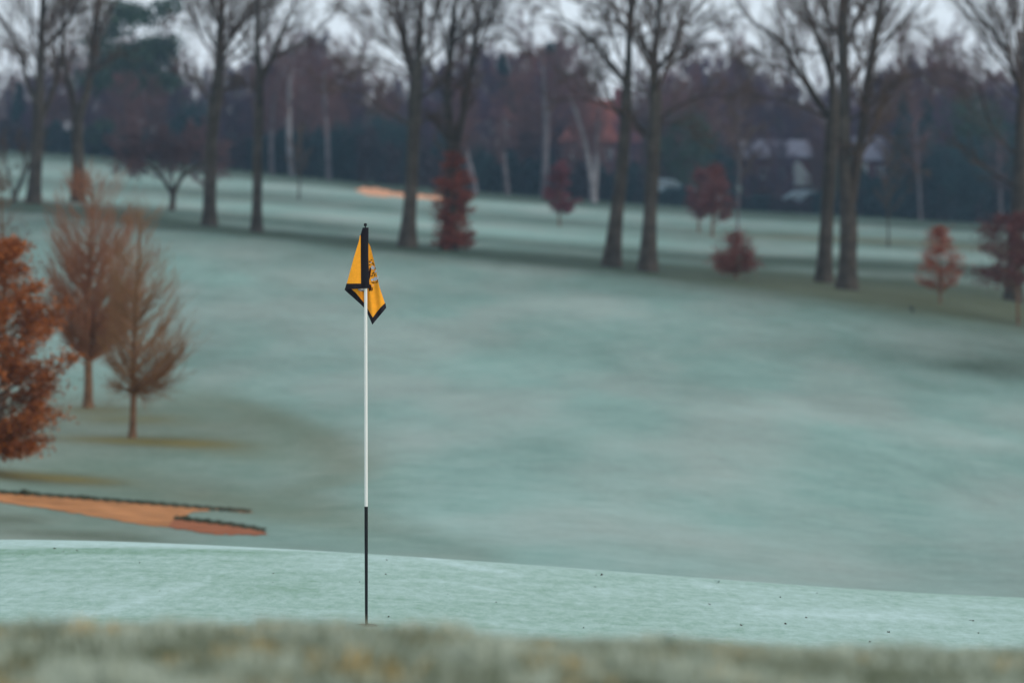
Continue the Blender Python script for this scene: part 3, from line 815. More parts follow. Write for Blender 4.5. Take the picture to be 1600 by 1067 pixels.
big_tree([(1287, 441, 26), (1290, 380, 22), (1294, 310, 21), (1298, 240, 20), (1301, 200, 22), (1303, 160, 16), (1302, 140, 14), (1294, 100, 11), (1284, 75, 9), (1270, 40, 8), (1258, 5, 7), (1248, -60, 5), (1240, -220, 2)],
  [[(1296, 185, 11), (1275, 155, 10), (1262, 135, 10), (1240, 100, 8), (1228, 75, 7), (1200, 50, 6), (1175, 35, 4), (1155, 8, 3), (1138, -40, 2)], [(1292, 185, 7), (1250, 165, 5), (1215, 155, 4), (1170, 148, 2)],
   [(1268, 35, 4), (1250, 20, 3), (1228, -5, 2)], [(1302, 150, 6), (1306, 110, 5), (1298, 60, 4), (1292, 0, 2)], [(1236, 95, 4), (1205, 88, 3), (1170, 82, 2)], [(1265, 138, 4), (1225, 105, 3), (1185, 100, 2), (1150, 108, 1.5)], [(1288, 85, 4), (1262, 80, 3), (1235, 84, 2)]],
  19, "tall bare tree leaning left, beside the double-trunked tree", dens=.9, k=(7, 6, 6))
big_tree([(1323, 452, 30), (1325, 400, 28), (1326, 350, 28), (1322, 300, 22), (1319, 240, 18), (1320, 170, 17), (1318, 100, 17), (1317, 50, 17), (1318, 0, 15), (1320, -80, 9), (1322, -250, 3)],
  [[(1328, 320, 18), (1340, 250, 16), (1350, 190, 15), (1357, 120, 14), (1362, 95, 13), (1370, 40, 12), (1378, 0, 9), (1392, -80, 4)], [(1360, 110, 6), (1385, 68, 6), (1410, 35, 5), (1437, 2, 4), (1460, -60, 2)],
   [(1323, 70, 8), (1340, 32, 6), (1358, -2, 5), (1375, -60, 2)], [(1354, 195, 6), (1385, 155, 5), (1410, 125, 4), (1440, 118, 3), (1475, 150, 1.5)], [(1300, 210, 7), (1322, 232, 6), (1338, 250, 5)],
   [(1318, 70, 6), (1295, 30, 5), (1275, -10, 3), (1262, -70, 2)], [(1317, 60, 5), (1290, 45, 4), (1262, 30, 2)], [(1372, 40, 5), (1395, 0, 4), (1412, -60, 2)], [(1362, 90, 4), (1395, 50, 3), (1420, 42, 2), (1452, 55, 1.5)], [(1345, 215, 5), (1375, 205, 4), (1410, 235, 2), (1440, 270, 1.5)]],
  20, "thickest tall bare tree, two trunks splitting from one base", k=(7, 6, 6))
big_tree([(1583, 470, 27), (1586, 400, 24), (1591, 320, 22), (1595, 250, 21), (1597, 180, 19), (1600, 140, 15), (1604, 60, 11), (1610, -80, 7), (1615, -240, 3)],
  [[(1598, 150, 9), (1583, 110, 8), (1573, 80, 8), (1558, 58, 6), (1538, 33, 5), (1512, 2, 4), (1490, -60, 2)], [(1596, 140, 7), (1575, 110, 6), (1550, 80, 5), (1530, 45, 4), (1510, 22, 4), (1482, -8, 2)], [(1573, 80, 5), (1578, 45, 5), (1582, 0, 4), (1584, -60, 2)],
   [(1597, 250, 7), (1570, 225, 6), (1545, 190, 6), (1535, 155, 6), (1524, 128, 4), (1500, 118, 3), (1470, 108, 2)], [(1593, 300, 7), (1570, 282, 6), (1545, 266, 6), (1520, 242, 4), (1495, 222, 2)],
   [(1600, 165, 5), (1570, 145, 4), (1540, 110, 3), (1500, 80, 2)], [(1598, 140, 6), (1590, 90, 4), (1582, 60, 4), (1588, 0, 2)], [(1560, 62, 4), (1552, 30, 3), (1555, -20, 2)], [(1602, 90, 6), (1625, 40, 5), (1640, -20, 3)], [(1600, 130, 6), (1630, 90, 5), (1660, 60, 3)]],
  21, "tall bare tree at the right edge, long limbs reaching left", k=(6, 5, 5))

# ------------------------------------------------------------------ low spreading tree, small bare trees
def small_bare(stems, seed, label, mats, ks, angs, ups, lens, name="bare_tree", rmin=.004, t0=.35, group=None, root_n=12, wob=.12, sides=(10, 5, 4, 3), lt=.5, near=30, first_up=None):
    g = np.random.default_rng(seed)
    D = hit(stems[0][0][0], stems[0][0][1], near)
    b = P(stems[0][0][0], stems[0][0][1], D); b[2] = float(zt(b[0], b[1]))
    root = empty(name, b, label, "tree", group)
    S, SR = [], []
    for q in stems:
        p, r = px_poly(q, D, g, 16, .25 if len(stems) > 1 else .02); S.append(p); SR.append(r)
    S = np.array(S); SR = np.array(SR)
    S[0, 0, 2] -= .04
    SR[0, 0] *= 1.25
    V, F = tubes(S, SR, sides[0]); mesh_obj("trunk", V, F, mats[0], root, loc=b)
    cur, cr = S, SR; ms = []
    allp = []
    for li in range(len(ks)):
        cur, cr = spawn(cur, cr, ks[li], t0 if li == 0 else .12, 1, angs[li], lens[li], ups[li], (12, 8, 6, 5)[li], (.34, .5, .6, .6)[li], g, lt if li == 0 else .45, .3, rmin * (3, 1.7, 1.2, 1)[li], wob)
        ms.append(tubes(cur, cr, sides[min(li + 1, 3)]))
        allp.append((cur, cr))
    V, F = merge(ms); mesh_obj("twigs", V, F, mats[1], root, loc=b)
    return root, allp, b, D

small_bare([[(268, 329, 11), (270, 305, 9), (258, 285, 6), (245, 268, 5), (222, 253, 4), (200, 250, 2)], [(270, 306, 8), (285, 276, 7), (305, 262, 5), (322, 252, 3), (345, 246, 2)],
            [(270, 305, 6), (268, 270, 4), (262, 245, 3), (250, 222, 2)], [(284, 278, 5), (290, 250, 4), (300, 225, 2), (310, 205, 1.5)], [(256, 282, 4), (235, 250, 3), (222, 225, 2), (215, 205, 1.5)]],
           31, "low spreading bare tree with a short V-shaped trunk on the pale field", (M['bark'], M['crab_twig']), (12, 9, 7, 4), (55, 45, 40, 35), (.25, .1, .0, -.1), (.7, .55, .5, .5), rmin=.008, near=90)
small_bare([[(20, 316, 8), (30, 290, 7), (40, 268, 6), (52, 245, 3), (66, 225, 2)], [(22, 312, 6), (14, 280, 5), (10, 250, 3), (0, 220, 2)], [(40, 268, 4), (36, 240, 3), (28, 215, 2)]],
           32, "small leaning bare tree left of the leftmost tall tree", (M['bark'], M['twig']), (8, 7, 5), (45, 40, 40), (.5, .3, .2), (.5, .5, .5), rmin=.006, near=90)
# the two young trees of the foreground slope
def outline_bare(trunk, outline, seed, label, mats, nb, name="young_tree", group=None, rise=1.15):
    """young tree whose fine ascending branches fill a crown of the given outline"""
    g = np.random.default_rng(seed)
    D = hit(trunk[0][0], trunk[0][1], 30)
    b = P(trunk[0][0], trunk[0][1], D); b[2] = float(zt(b[0], b[1]))
    root = empty(name, b, label, "tree", group)
    T, TR = px_poly(trunk, D, g, 24, .02); TR[0] *= 1.35; T[0, 2] -= .04
    T = T + np.cumsum(g.normal(size=T.shape) * .004, axis=0) * [1, 1, 0]
    V, F = tubes(T[None], TR[None], 12); mesh_obj("trunk", V, F, mats[0], root, loc=b)
    o = np.array(outline, float)
    wgt = (o[:, 2] - o[:, 1]); cum = np.concatenate([[0], np.cumsum((wgt[1:] + wgt[:-1]) / 2 * np.diff(o[:, 0]))]); cum /= cum[-1]
    rows = np.interp(g.random(nb), cum, o[:, 0])
    l = np.interp(rows, o[:, 0], o[:, 1]); rr = np.interp(rows, o[:, 0], o[:, 2]); mid = (l + rr) / 2; half = (rr - l) / 2
    th = g.uniform(0, 2 * np.pi, nb); rad = g.uniform(.30, 1, nb) ** .5 * g.uniform(.85, 1.12, nb)
    tip = np.stack([P((mid + half * rad * np.cos(th))[i], rows[i], D + (half * rad * np.sin(th))[i] * D / FPX) for i in range(nb)])
    hz = np.linalg.norm(tip[:, :2] - b[None, :2], axis=1)
    lo = T[0, 2] + .21 * (T[-1, 2] - T[0, 2])
    sz = np.clip(tip[:, 2] - hz * rise * g.uniform(.8, 1.3, nb), lo + .12 * g.random(nb), T[-1, 2] - .05)
    st = np.stack([np.interp(sz, T[:, 2], T[:, k]) for k in range(3)], -1)
    sr = np.interp(sz, T[:, 2], TR)
    t = np.linspace(0, 1, 12)[None, :, None]
    ctrl = st * .35 + tip * .65; ctrl[:, 2] = st[:, 2] * .62 + tip[:, 2] * .38
    BP = (1 - t) ** 2 * st[:, None] + 2 * t * (1 - t) * ctrl[:, None] + t ** 2 * tip[:, None]
    BP = BP + np.cumsum(g.normal(size=BP.shape) * .006, axis=1) * t
    BR = np.maximum(sr * .40, .007)[:, None] * np.linspace(1, .22, 12)[None]
    A, Ar = spawn(BP, BR, 8, .25, 1, 27, 1, .45, 7, .5, g, .35, .35, .0024, .06, L=.44)
    B, Br = spawn(A, Ar, 5, .1, 1, 26, .55, .3, 5, .7, g, .4, .5, .0019, .07)
    V, F = merge([tubes(BP, BR, 5), tubes(A, Ar, 3), tubes(B, Br, 3)]); mesh_obj("twigs", V, F, mats[1], root, loc=b)
    return root
outline_bare([(138, 637, 16), (139, 590, 13), (140, 530, 12), (141, 480, 9), (143, 400, 6), (148, 290, 1.5)],
             [(272, 108, 192), (300, 84, 218), (345, 64, 236), (410, 54, 250), (460, 58, 244), (505, 74, 226), (540, 100, 182)], 33,
             "taller young bare tree with thick pale trunk and upright russet twigs", (M['bark_warm'], M['twig_red']), 200, group="young bare trees on the left slope")
outline_bare([(207, 684, 12), (208, 640, 10), (209, 590, 9), (211, 530, 7), (215, 440, 5), (224, 345, 1.5)],
             [(335, 200, 238), (385, 182, 258), (430, 168, 276), (480, 152, 310), (530, 146, 314), (575, 152, 300), (610, 168, 272), (632, 184, 244)], 34,
             "shorter young bare tree in front, olive and russet twigs above a slim trunk", (M['bark_warm'], M['twig_olive']), 130, group="young bare trees on the left slope", rise=.95)

# ------------------------------------------------------------------ trees that keep their russet leaves
def leaves(pts, size, g, cols, var=.35):
    """one bent diamond leaf at each point"""
    n = len(pts)
    a = norm(g.normal(size=(n, 3))); b_ = norm(np.cross(a, g.normal(size=(n, 3))))
    s = size * g.uniform(.6, 1.3, n)[:, None]
    c = np.cross(a, b_)
    V = np.stack([pts - a * s, pts - b_ * s * .45 + c * s * .15, pts + a * s, pts + b_ * s * .45 + c * s * .15], 1).reshape(-1, 3)
    i = np.arange(n)[:, None] * 4
    F = np.concatenate([i + [0, 1, 2], i + [0, 2, 3]])
    w = g.random(n)[:, None]
    col = (np.array(cols[0]) * w + np.array(cols[1]) * (1 - w)) * (1 + var * (g.random(n)[:, None] - .5) * 2)
    return V, F, np.repeat(col, 4, axis=0)

def leafy(trunk, outline, seed, label, name, cols, nb, nleaf, size, mats=None, flat=.0, clump=.28, group=None, near=30, cat="tree", dens_bottom=1.0, depth=1.0):
    """crown outline: list of (row, left px, right px); limbs are grown from the trunk to clumps inside it"""
    g = np.random.default_rng(seed)
    mats = mats or (M['bark_warm'], M['bark_warm'])
    D = hit(trunk[0][0], trunk[0][1], near)
    b = P(trunk[0][0], trunk[0][1], D); b[2] = float(zt(b[0], b[1]))
    root = empty(name, b, label, cat, group)
    T, TR = px_poly(trunk, D, g, 20, .02); TR[0] *= 1.3; T[0, 2] -= .03
    V, F = tubes(T[None], TR[None], 10); mesh_obj("trunk", V, F, mats[0], root, loc=b)
    o = np.array(outline, float)
    rows = g.uniform(o[0, 0], o[-1, 0], nb)
    l = np.interp(rows, o[:, 0], o[:, 1]); r = np.interp(rows, o[:, 0], o[:, 2])
    mid = (l + r) / 2; half = (r - l) / 2
    th = g.uniform(0, 2 * np.pi, nb); rad = np.sqrt(g.uniform(.2, 1, nb)) * g.uniform(.85, 1.18, nb)
    px = mid + half * rad * np.cos(th); dy = half * rad * np.sin(th) * D / FPX * depth
    tip = np.stack([P(px[i], rows[i], D + dy[i]) for i in range(nb)])
    tz = T[:, 2]
    hz = np.linalg.norm(tip[:, :2] - b[None, :2], axis=1)
    sz = np.clip(tip[:, 2] - hz * (.9 - flat), T[0, 2] + .12 * (T[-1, 2] - T[0, 2]), T[-1, 2])
    st = np.stack([np.interp(sz, tz, T[:, k]) for k in range(3)], -1); st[:, 2] = sz
    sr = np.interp(sz, tz, TR)
    t = np.linspace(0, 1, 8)[None, :, None]
    ctrl = st * .4 + tip * .6; ctrl[:, 2] = st[:, 2] * .55 + tip[:, 2] * .45 - .02 * hz
    BP = (1 - t) ** 2 * st[:, None] + 2 * t * (1 - t) * ctrl[:, None] + t ** 2 * tip[:, None]
    BR = np.maximum(sr * .35, .006)[:, None] * np.linspace(1, .25, 8)[None]
    tw, twr = spawn(BP, BR, 7, .35, 1, 45, .35, .15, 5, .6, g, .3, .3, .003)
    V, F = merge([tubes(BP, BR, 5), tubes(tw, twr, 3)]); mesh_obj("limbs", V, F, mats[1], root, loc=b)
    # leaves hang in clumps along the outer half of each limb
    hm = half.mean() * D / FPX
    pw = g.uniform(.5, 1.4, nb); k = g.choice(nb, nleaf, p=pw / pw.sum()); tt = 1 - .5 * g.random(nleaf) ** 1.5
    f = tt * 7; i = np.clip(f.astype(int), 0, 6); w = (f - i)[:, None]
    pts = BP[k, i] * (1 - w) + BP[k, i + 1] * w
    cw = g.uniform(.5, 1.3, nb)[k][:, None]
    off = g.normal(size=(nleaf, 3)) * hm * clump * cw * np.array([1.1, 1.1, .5 if flat else .7])
    pts = pts + off
    V, F, col = leaves(pts, size, g, cols)
    cv = (.8 + .45 * g.random(nb))[k]
    col *= np.repeat(cv, 4)[:, None]
    mesh_obj("leaves", V, F, M['leaf'], root, col=col, smooth=False, loc=b)
    return root

ORANGE = ((.42, .13, .030), (.20, .058, .020))
leafy([(-12, 738, 16), (-10, 700, 14), (-10, 600, 11), (-6, 500, 7), (-2, 405, 3)],
      [(352, -60, 14), (385, -90, 44), (430, -130, 76), (490, -160, 98), (550, -175, 116), (610, -165, 120), (655, -145, 104), (690, -90, 84), (712, -60, 62)], 41,
      "orange leafed oak cut by the left edge, dense ragged crown", "oak_tree", ORANGE, 150, 34000, .034, clump=.10, flat=.3, cat="tree")
leafy([(8, 610, 9), (6, 520, 7), (4, 400, 5), (2, 300, 2)],
      [(250, -8, 8), (300, -20, 22), (360, -40, 50), (420, -50, 80), (480, -50, 90), (520, -40, 80)], 42,
      "thin grey-brown young tree behind the orange oak", "young_tree", ((.16, .10, .075), (.12, .08, .065)), 90, 2200, .022, clump=.2, group=None, near=30)
RED = ((.30, .075, .04), (.15, .036, .028))
leafy([(711, 391, 6), (711, 330, 5), (710, 280, 3), (709, 245, 2)],
      [(238, 700, 716), (262, 690, 730), (290, 684, 738), (320, 676, 742), (345, 672, 744), (370, 676, 740), (388, 686, 734)], 43,
      "dark red column of leaves standing at the foot of the forked tree", "hornbeam", RED, 130, 6500, .055, flat=.5, clump=.20, near=80)
leafy([(874, 354, 5), (874, 330, 4), (875, 290, 3), (876, 256, 1.5)],
      [(252, 872, 880), (275, 864, 888), (295, 856, 896), (312, 848, 905), (326, 850, 903)], 44,
      "dull red conical sapling alone on the pale far field", "sapling", ((.15, .04, .05), (.11, .032, .042)), 60, 3200, .08, flat=.3, clump=.22, near=90, group="saplings that keep their red leaves")
leafy([(1092, 362, 6), (1092, 330, 5), (1094, 300, 3), (1096, 272, 1.5)],
      [(265, 1090, 1104), (285, 1080, 1112), (305, 1074, 1116), (325, 1072, 1118), (336, 1080, 1108)], 45,
      "left of two russet saplings side by side before the hedge", "sapling", ((.17, .05, .045), (.10, .032, .04)), 50, 2200, .085, clump=.25, near=90, group="saplings that keep their red leaves")
leafy([(1113, 370, 7), (1114, 330, 5), (1118, 300, 3), (1120, 262, 1.5)],
      [(258, 1112, 1126), (280, 1106, 1134), (300, 1100, 1142), (320, 1098, 1148), (334, 1106, 1138)], 46,
      "right of two russet saplings side by side before the hedge", "sapling", ((.18, .055, .04), (.10, .032, .04)), 50, 2200, .085, clump=.25, near=90, group="saplings that keep their red leaves")
leafy([(1150, 436, 7), (1150, 415, 6), (1150, 395, 4), (1150, 368, 2)],
      [(364, 1143, 1158), (376, 1130, 1170), (388, 1116, 1184), (404, 1109, 1191), (418, 1113, 1187)], 47,
      "small round maroon tree between the close pair and the leaning tree", "sapling", ((.22, .056, .038), (.11, .030, .026)), 70, 3300, .045, clump=.2, near=80, group="saplings that keep their red leaves")
leafy([(1469, 474, 6), (1469, 440, 5), (1468, 400, 3), (1467, 360, 1.5)],
      [(354, 1461, 1476), (375, 1452, 1488), (395, 1440, 1498), (412, 1432, 1506), (428, 1428, 1512), (442, 1434, 1506)], 48,
      "orange-red leafed sapling near the right edge, slim pale stem", "sapling", ((.36, .105, .05), (.22, .06, .04)), 75, 3600, .040, clump=.22, near=80, flat=.2, group="saplings that keep their red leaves")
leafy([(1591, 508, 7), (1590, 460, 6), (1590, 400, 4), (1590, 335, 2)],
      [(332, 1570, 1612), (350, 1540, 1630), (366, 1530, 1640), (386, 1512, 1640), (400, 1545, 1640), (420, 1505, 1650), (438, 1520, 1650)], 49,
      "dark maroon layered tree at the right edge", "layered_tree", ((.15, .045, .04), (.08, .028, .028)), 110, 8000, .045, clump=.13, near=80, flat=.6)
small_bare([[(1152, 372, 6), (1153, 340, 5), (1154, 300, 4), (1156, 230, 3), (1154, 150, 2), (1152, 90, 1)]], 51, "thin bare tree with pale lower trunk behind the small maroon tree", (M['birch'], M['twig']), (22, 8, 5), (45, 40, 35), (.5, .3, .2), (.30, .45, .5), rmin=.008, t0=.3, near=120)
small_bare([[(1388, 386, 5), (1388, 350, 4), (1386, 300, 3), (1384, 230, 2)]], 52, "thin staked sapling right of the double-trunked tree", (M['bark'], M['twig']), (14, 7, 5), (40, 40, 35), (.5, .3, .2), (.30, .45, .5), rmin=.007, t0=.3, near=120)
small_bare([[(467, 312, 5), (468, 280, 4), (468, 240, 3), (469, 200, 1.5)]], 53, "thin bare sapling on the far field between slimmest tree and flag", (M['bark'], M['twig']), (14, 7, 5), (40, 40, 35), (.5, .3, .2), (.32, .45, .5), rmin=.008, t0=.3, near=120)

# ------------------------------------------------------------------ far wood: prototypes
def far_D(px): return hit(px, float(np.interp(px, FRX, FRY)) + 1.0, 150)

def proto_bare(seed, h, mats, upr=.5, w=.42, k=(34, 10, 9), dens=1.0):
    g = np.random.default_rng(seed)
    root = bpy.data.objects.new("wood_tree", None); COL.objects.link(root)
    n = 14
    z = np.linspace(-.3, h * .92, n)
    T = np.stack([np.cumsum(g.normal(size=n) * .05), np.cumsum(g.normal(size=n) * .05), z], -1)
    TR = np.linspace(.20, .04, n) * h / 11
    V, F = tubes(T[None], TR[None], 7); mesh_obj("trunk", V, F, mats[0], root)
    A, Ar = spawn(T[None], TR[None], k[0], .12, 1, 52, w, upr, 9, .5, g, .55, .3, .03, .1)
    B, Br = spawn(A, Ar, k[1], .15, 1, 42, .45, .3, 6, .6, g, .4, .4, .022, .12)
    C_, Cr = spawn(B, Br, k[2], .1, 1, 40, .6, .2, 4, .7, g, .3, .5, .018, .12)
    V, F = merge([tubes(A, Ar, 4), tubes(B, Br, 3), tubes(C_, Cr, 3)])
    mesh_obj("crown", V, F, mats[1], root)
    return root
def proto_evergreen(seed, h, kind, cols):
    g = np.random.default_rng(seed)
    root = bpy.data.objects.new("evergreen_tree", None); COL.objects.link(root)
    T = np.array([[0, 0, -.3], [.03, 0, h * .3], [0, .05, h * .6], [0, 0, h * .97]])
    T, TR = resample(T, [.2, .16, .1, .02], 12)
    V, F = tubes(T[None], TR[None], 7); mesh_obj("trunk", V, F, M['bark'], root)
    n = 9000
    if kind == 'cone':
        t = g.random(n) ** .7
        zz = h * (.06 + .94 * (1 - t)); rr = h * .22 * (t ** .8) * (0.8 + .2 * np.sin(zz * 7)) * np.sqrt(g.random(n))
    elif kind == 'pine':
        cl = g.uniform([-.24, -.24, .45], [.24, .24, .98], (26, 3)) * h
        k = g.integers(0, 26, n); q = cl[k] + g.normal(size=(n, 3)) * h * np.array([.065, .065, .035])
    else:
        cl = norm(g.normal(size=(60, 3))) * g.random((60, 1)) ** .33 * np.array([.42, .42, .46]) * h + [0, 0, h * .5]
        k = g.integers(0, 60, n); q = cl[k] + g.normal(size=(n, 3)) * h * .07
        q[:, 2] = np.abs(q[:, 2])
    if kind == 'cone':
        a = g.uniform(0, 2 * np.pi, n)
        q = np.stack([rr * np.cos(a), rr * np.sin(a), zz - rr * .25], -1) + g.normal(size=(n, 3)) * .12
    V, F, col = leaves(q, .16 * h / 9, g, cols, .3)
    cn = .75 + .5 * (np.sin(V[:, 0:1] * 1.7 + V[:, 2:3] * 1.3) * .5 + .5)
    mesh_obj("crown", V, F, M['leaf'], root, col=col * cn, smooth=False)
    return root
TEAL = ((.010, .050, .052), (.006, .028, .038)); GREEN = ((.035, .07, .035), (.02, .045, .03))
pb = [proto_bare(61, 11, (M['bark'], M['wood_twig'])), proto_bare(62, 11, (M['bark'], M['wood_brown']), .7, .36), proto_bare(63, 11, (M['bark'], M['wood_twig']), 1.0, .30), proto_bare(64, 11, (M['bark'], M['wood_brown']), .35, .45)]
pe = {'bush': proto_evergreen(71, 9, 'bush', TEAL), 'cone': proto_evergreen(72, 9, 'cone', TEAL), 'pine': proto_evergreen(73, 9, 'pine', GREEN), 'gbush': proto_evergreen(74, 9, 'bush', GREEN)}
pb.append(proto_bare(65, 14, (M['bark'], M['wood_brown']), .9, .34, (20, 8, 6)))
used = set()
def place(proto, px, top, label, group, back=0.0, ph=11., wid=1.0, sink=0.0, name=None):
    """a copy of a far tree, its top reaching the given photo row"""
    D = far_D(px) + back
    a, b_ = ray(px, top); X = a * D
    gz = float(zt(X, D)) - sink
    h = b_ * D - gz
    o = proto if id(proto) not in used else copy_tree(proto)
    used.add(id(proto))
    o.location = (X, D, gz); s = h / ph
    o.scale = (s * wid, s * wid, s); o.rotation_euler = (0, 0, float(rng.random() * 6.28))
    tag(o, label, "tree", group)
    return o
ENVX = [-60, 0, 60, 110, 150, 200, 250, 300, 350, 400, 440, 490, 530, 570, 620, 700, 740, 770, 830, 860, 900, 945, 1000, 1060, 1100, 1150, 1200, 1250, 1300, 1360, 1400, 1450, 1490, 1530, 1560, 1600, 1660]
ENVY = [130, 126, 108, 84, 70, 62, 76, 104, 96, 98, 72, 38, 82, 108, 116, 96, 76, 68, 98, 56, 115, 165, 145, 102, 86, 84, 128, 140, 150, 125, 92, 78, 112, 112, 108, 102, 98]
ZONES = [(-80, 100, "behind the leftmost tall trees"), (100, 380, "behind the low spreading tree"), (380, 560, "left of the flag"),
         (560, 740, "behind the far sand bunker"), (740, 960, "around the red-roofed house"), (960, 1230, "behind the close pair"), (1230, 1420, "around the slate-roofed house"), (1420, 1700, "in the dark right corner")]
def zone(px):
    for a_, b_, s in ZONES:
        if a_ <= px < b_: return s
    return ZONES[-1][2]
gz_ = np.random.default_rng(99)
KIND = ["purple twiggy", "brown twiggy", "upright purple", "broad brown"]
ORD = ["first", "second", "third", "fourth", "fifth", "sixth", "seventh", "eighth", "ninth", "tenth", "eleventh", "twelfth"]
ROWN = ["back", "middle", "front"]
seen = {}
def wood_label(ki, row, x):
    k = (ki, row, zone(x)); seen[k] = seen.get(k, -1) + 1
    return "%s %s tree from left, %s row of wood %s" % (ORD[seen[k]], KIND[ki], ROWN[row], zone(x))
houses_x = [(868, 1004), (1160, 1270), (1338, 1400), (735, 790)]
for row, (back, step, rise) in enumerate(((36, 27, -4), (22, 32, 14), (9, 46, 45))):
    x = -70.0 + row * 13
    while x < 1690:
        skip = row == 2 and any(a_ - 8 < x < b_ + 8 for a_, b_ in houses_x)
        if not skip:
            top = float(np.interp(x, ENVX, ENVY)) + rise + gz_.uniform(-14, 20)
            if row == 0 and 880 < x < 1005: top = max(top, 150)
            ki = int(gz_.integers(0, 4))
            place(pb[ki], x, top, wood_label(ki, row, x), "bare trees of the far wood", back + gz_.uniform(-4, 4), 11., gz_.uniform(.8, 1.15))
        x += step * gz_.uniform(.75, 1.25)
for (x, top, ki, bk, lab) in ((1180, 190, 2, 5, "bare tree standing before the lilac-roofed house, left half"), (1222, 205, 0, 4, "bare tree standing before the lilac-roofed house, right half"), (1200, 215, 1, 6.5, "short bare tree before the lilac-roofed house, between two others"), (1283, 180, 1, 5, "bare tree before the white gable"),
                         (1388, 195, 0, 4, "bare tree before the right end of the slate-roofed house"), (900, 150, 3, 4, "bare tree before the left end of the red-roofed house"), (975, 175, 0, 5, "bare tree before the right end of the red-roofed house"),
                         (940, 200, 1, 3, "short bare tree before the middle of the red-roofed house"), (765, 150, 0, 5, "bare tree before the small red roof")):
    place(pb[ki], x, top, lab, "bare trees before the houses", bk, 11., .8)
x = -60.0; n_ = 0
TALL = ["first", "second", "third", "fourth", "fifth", "sixth", "seventh", "eighth", "ninth", "tenth", "eleventh", "twelfth", "thirteenth", "fourteenth", "fifteenth", "sixteenth", "seventeenth", "eighteenth", "nineteenth", "twentieth",
        "twenty-first", "twenty-second", "twenty-third", "twenty-fourth", "twenty-fifth", "twenty-sixth", "twenty-seventh", "twenty-eighth", "twenty-ninth", "thirtieth", "thirty-first", "thirty-second", "thirty-third", "thirty-fourth", "thirty-fifth"]
while x < 1680 and n_ < 35:
    place(pb[4], x, gz_.uniform(-10, 60) + (25 if 860 < x < 1010 else 0), TALL[n_] + " from left of the tall open-crowned bare trees rising above the wood", "tall open trees above the far wood", 42 + gz_.uniform(-3, 6), 14., gz_.uniform(.8, 1.2))
    x += gz_.uniform(52, 95); n_ += 1
# evergreens told apart by place
for (kd, x, top, back, wid, lab) in (
    ('pine', 205, 5, 12, 1.0, "tall blue-green pine standing above the wood at upper left"), ('gbush', 160, 185, 2, 1.0, "teal evergreen between the second and third tall trees"),
    ('cone', 30, 130, 24, 1.2, "dark conifer behind the leftmost tall tree"), ('bush', 300, 150, 8, .8, "dark evergreen behind the swollen-forked tree"),
    ('bush', 470, 195, 3, .9, "dark evergreen at the foot of the pale birches"), ('bush', 545, 185, 3, 1.0, "dark evergreen left of the far sand bunker"), ('bush', 600, 170, 6, 1.0, "dark evergreen behind the far sand bunker"),
    ('cone', 785, 88, 20, 1.0, "dark conifer above the small red roof"), ('cone', 860, 70, 26, 1.3, "pointed dark conifer left of the red-roofed house"), ('gbush', 1058, 175, 6, .9, "green evergreen right of the close pair of trees"),
    ('bush', 1105, 205, 8, .8, "dark evergreen behind the two russet saplings"), ('cone', 1412, 150, 3, .9, "slim dark conifer right of the slate-roofed house"), ('cone', 1448, 158, 5, 1.0, "dark conifer behind the orange-red sapling"),
    ('gbush', 1510, 150, 9, .9, "dark green evergreen left of the right edge tree"), ('bush', 1540, 205, 2, 1.2, "low dark evergreen under the limbs of the right edge tree"), ('bush', 1480, 215, 2, 1.1, "low dark evergreen just behind the orange-red sapling"),
    ('bush', 1610, 190, 3, 1.2, "dark evergreen behind the right edge tree"), ('bush', 735, 215, 2, .8, "dark evergreen below the small red roof"), ('bush', 700, 200, 4, .8, "dark evergreen behind the red column of leaves"), ('gbush', 1325, 235, 3, .6, "dark shrub between the two pale houses")):
    place(pe[kd], x, top, lab, "evergreens of the far wood", back, 9., wid)

# hedge and undergrowth closing the foot of the wood
g = np.random.default_rng(5)
nH = 60000
hx = g.uniform(-90, 1700, nH)
low = np.interp(hx, FRX, FRY)
Dh = np.interp(hx, np.linspace(-90, 1700, 60), [far_D(v) for v in np.linspace(-90, 1700, 60)])
hgt = np.interp(hx, [-90, 130, 200, 380, 540, 700, 860, 1000, 1030, 1100, 1130, 1260, 1300, 1420, 1700], [2.0, 1.8, 1.6, 2.2, 3.2, 2.8, 2.6, 2.2, 1.15, 1.15, 1.2, .95, 1.9, 3.8, 4.2]) * (1 + .18 * np.sin(hx * .09) + .12 * np.sin(hx * .23))
Dd = Dh + 1.0 + g.uniform(0, 2.6, nH)
X = (hx - CX) / FPX * Dd
q = np.stack([X, Dd, zt(X, Dd) + hgt * g.random(nH) ** .8], -1)
V, F, col = leaves(q, .20, g, ((.008, .040, .042), (.006, .022, .032)), .35)
pm = np.clip(np.sin(hx * .021 + 1) + .7 * np.sin(hx * .057) + .5 * np.sin(hx * .13 + hgt) + .3 * g.normal(size=nH) - .1, 0, 1)[:, None]
col = col * (1 - np.repeat(pm, 4, axis=0)) + np.array([.042, .026, .034]) * np.repeat(pm * (.6 + .8 * g.random((nH, 1))), 4, axis=0)
hedge = mesh_obj("undergrowth", V, F, M['leaf'], col=col, smooth=False)
tag(hedge, "dark evergreen undergrowth closing the foot of the far wood", "undergrowth", kind="stuff")

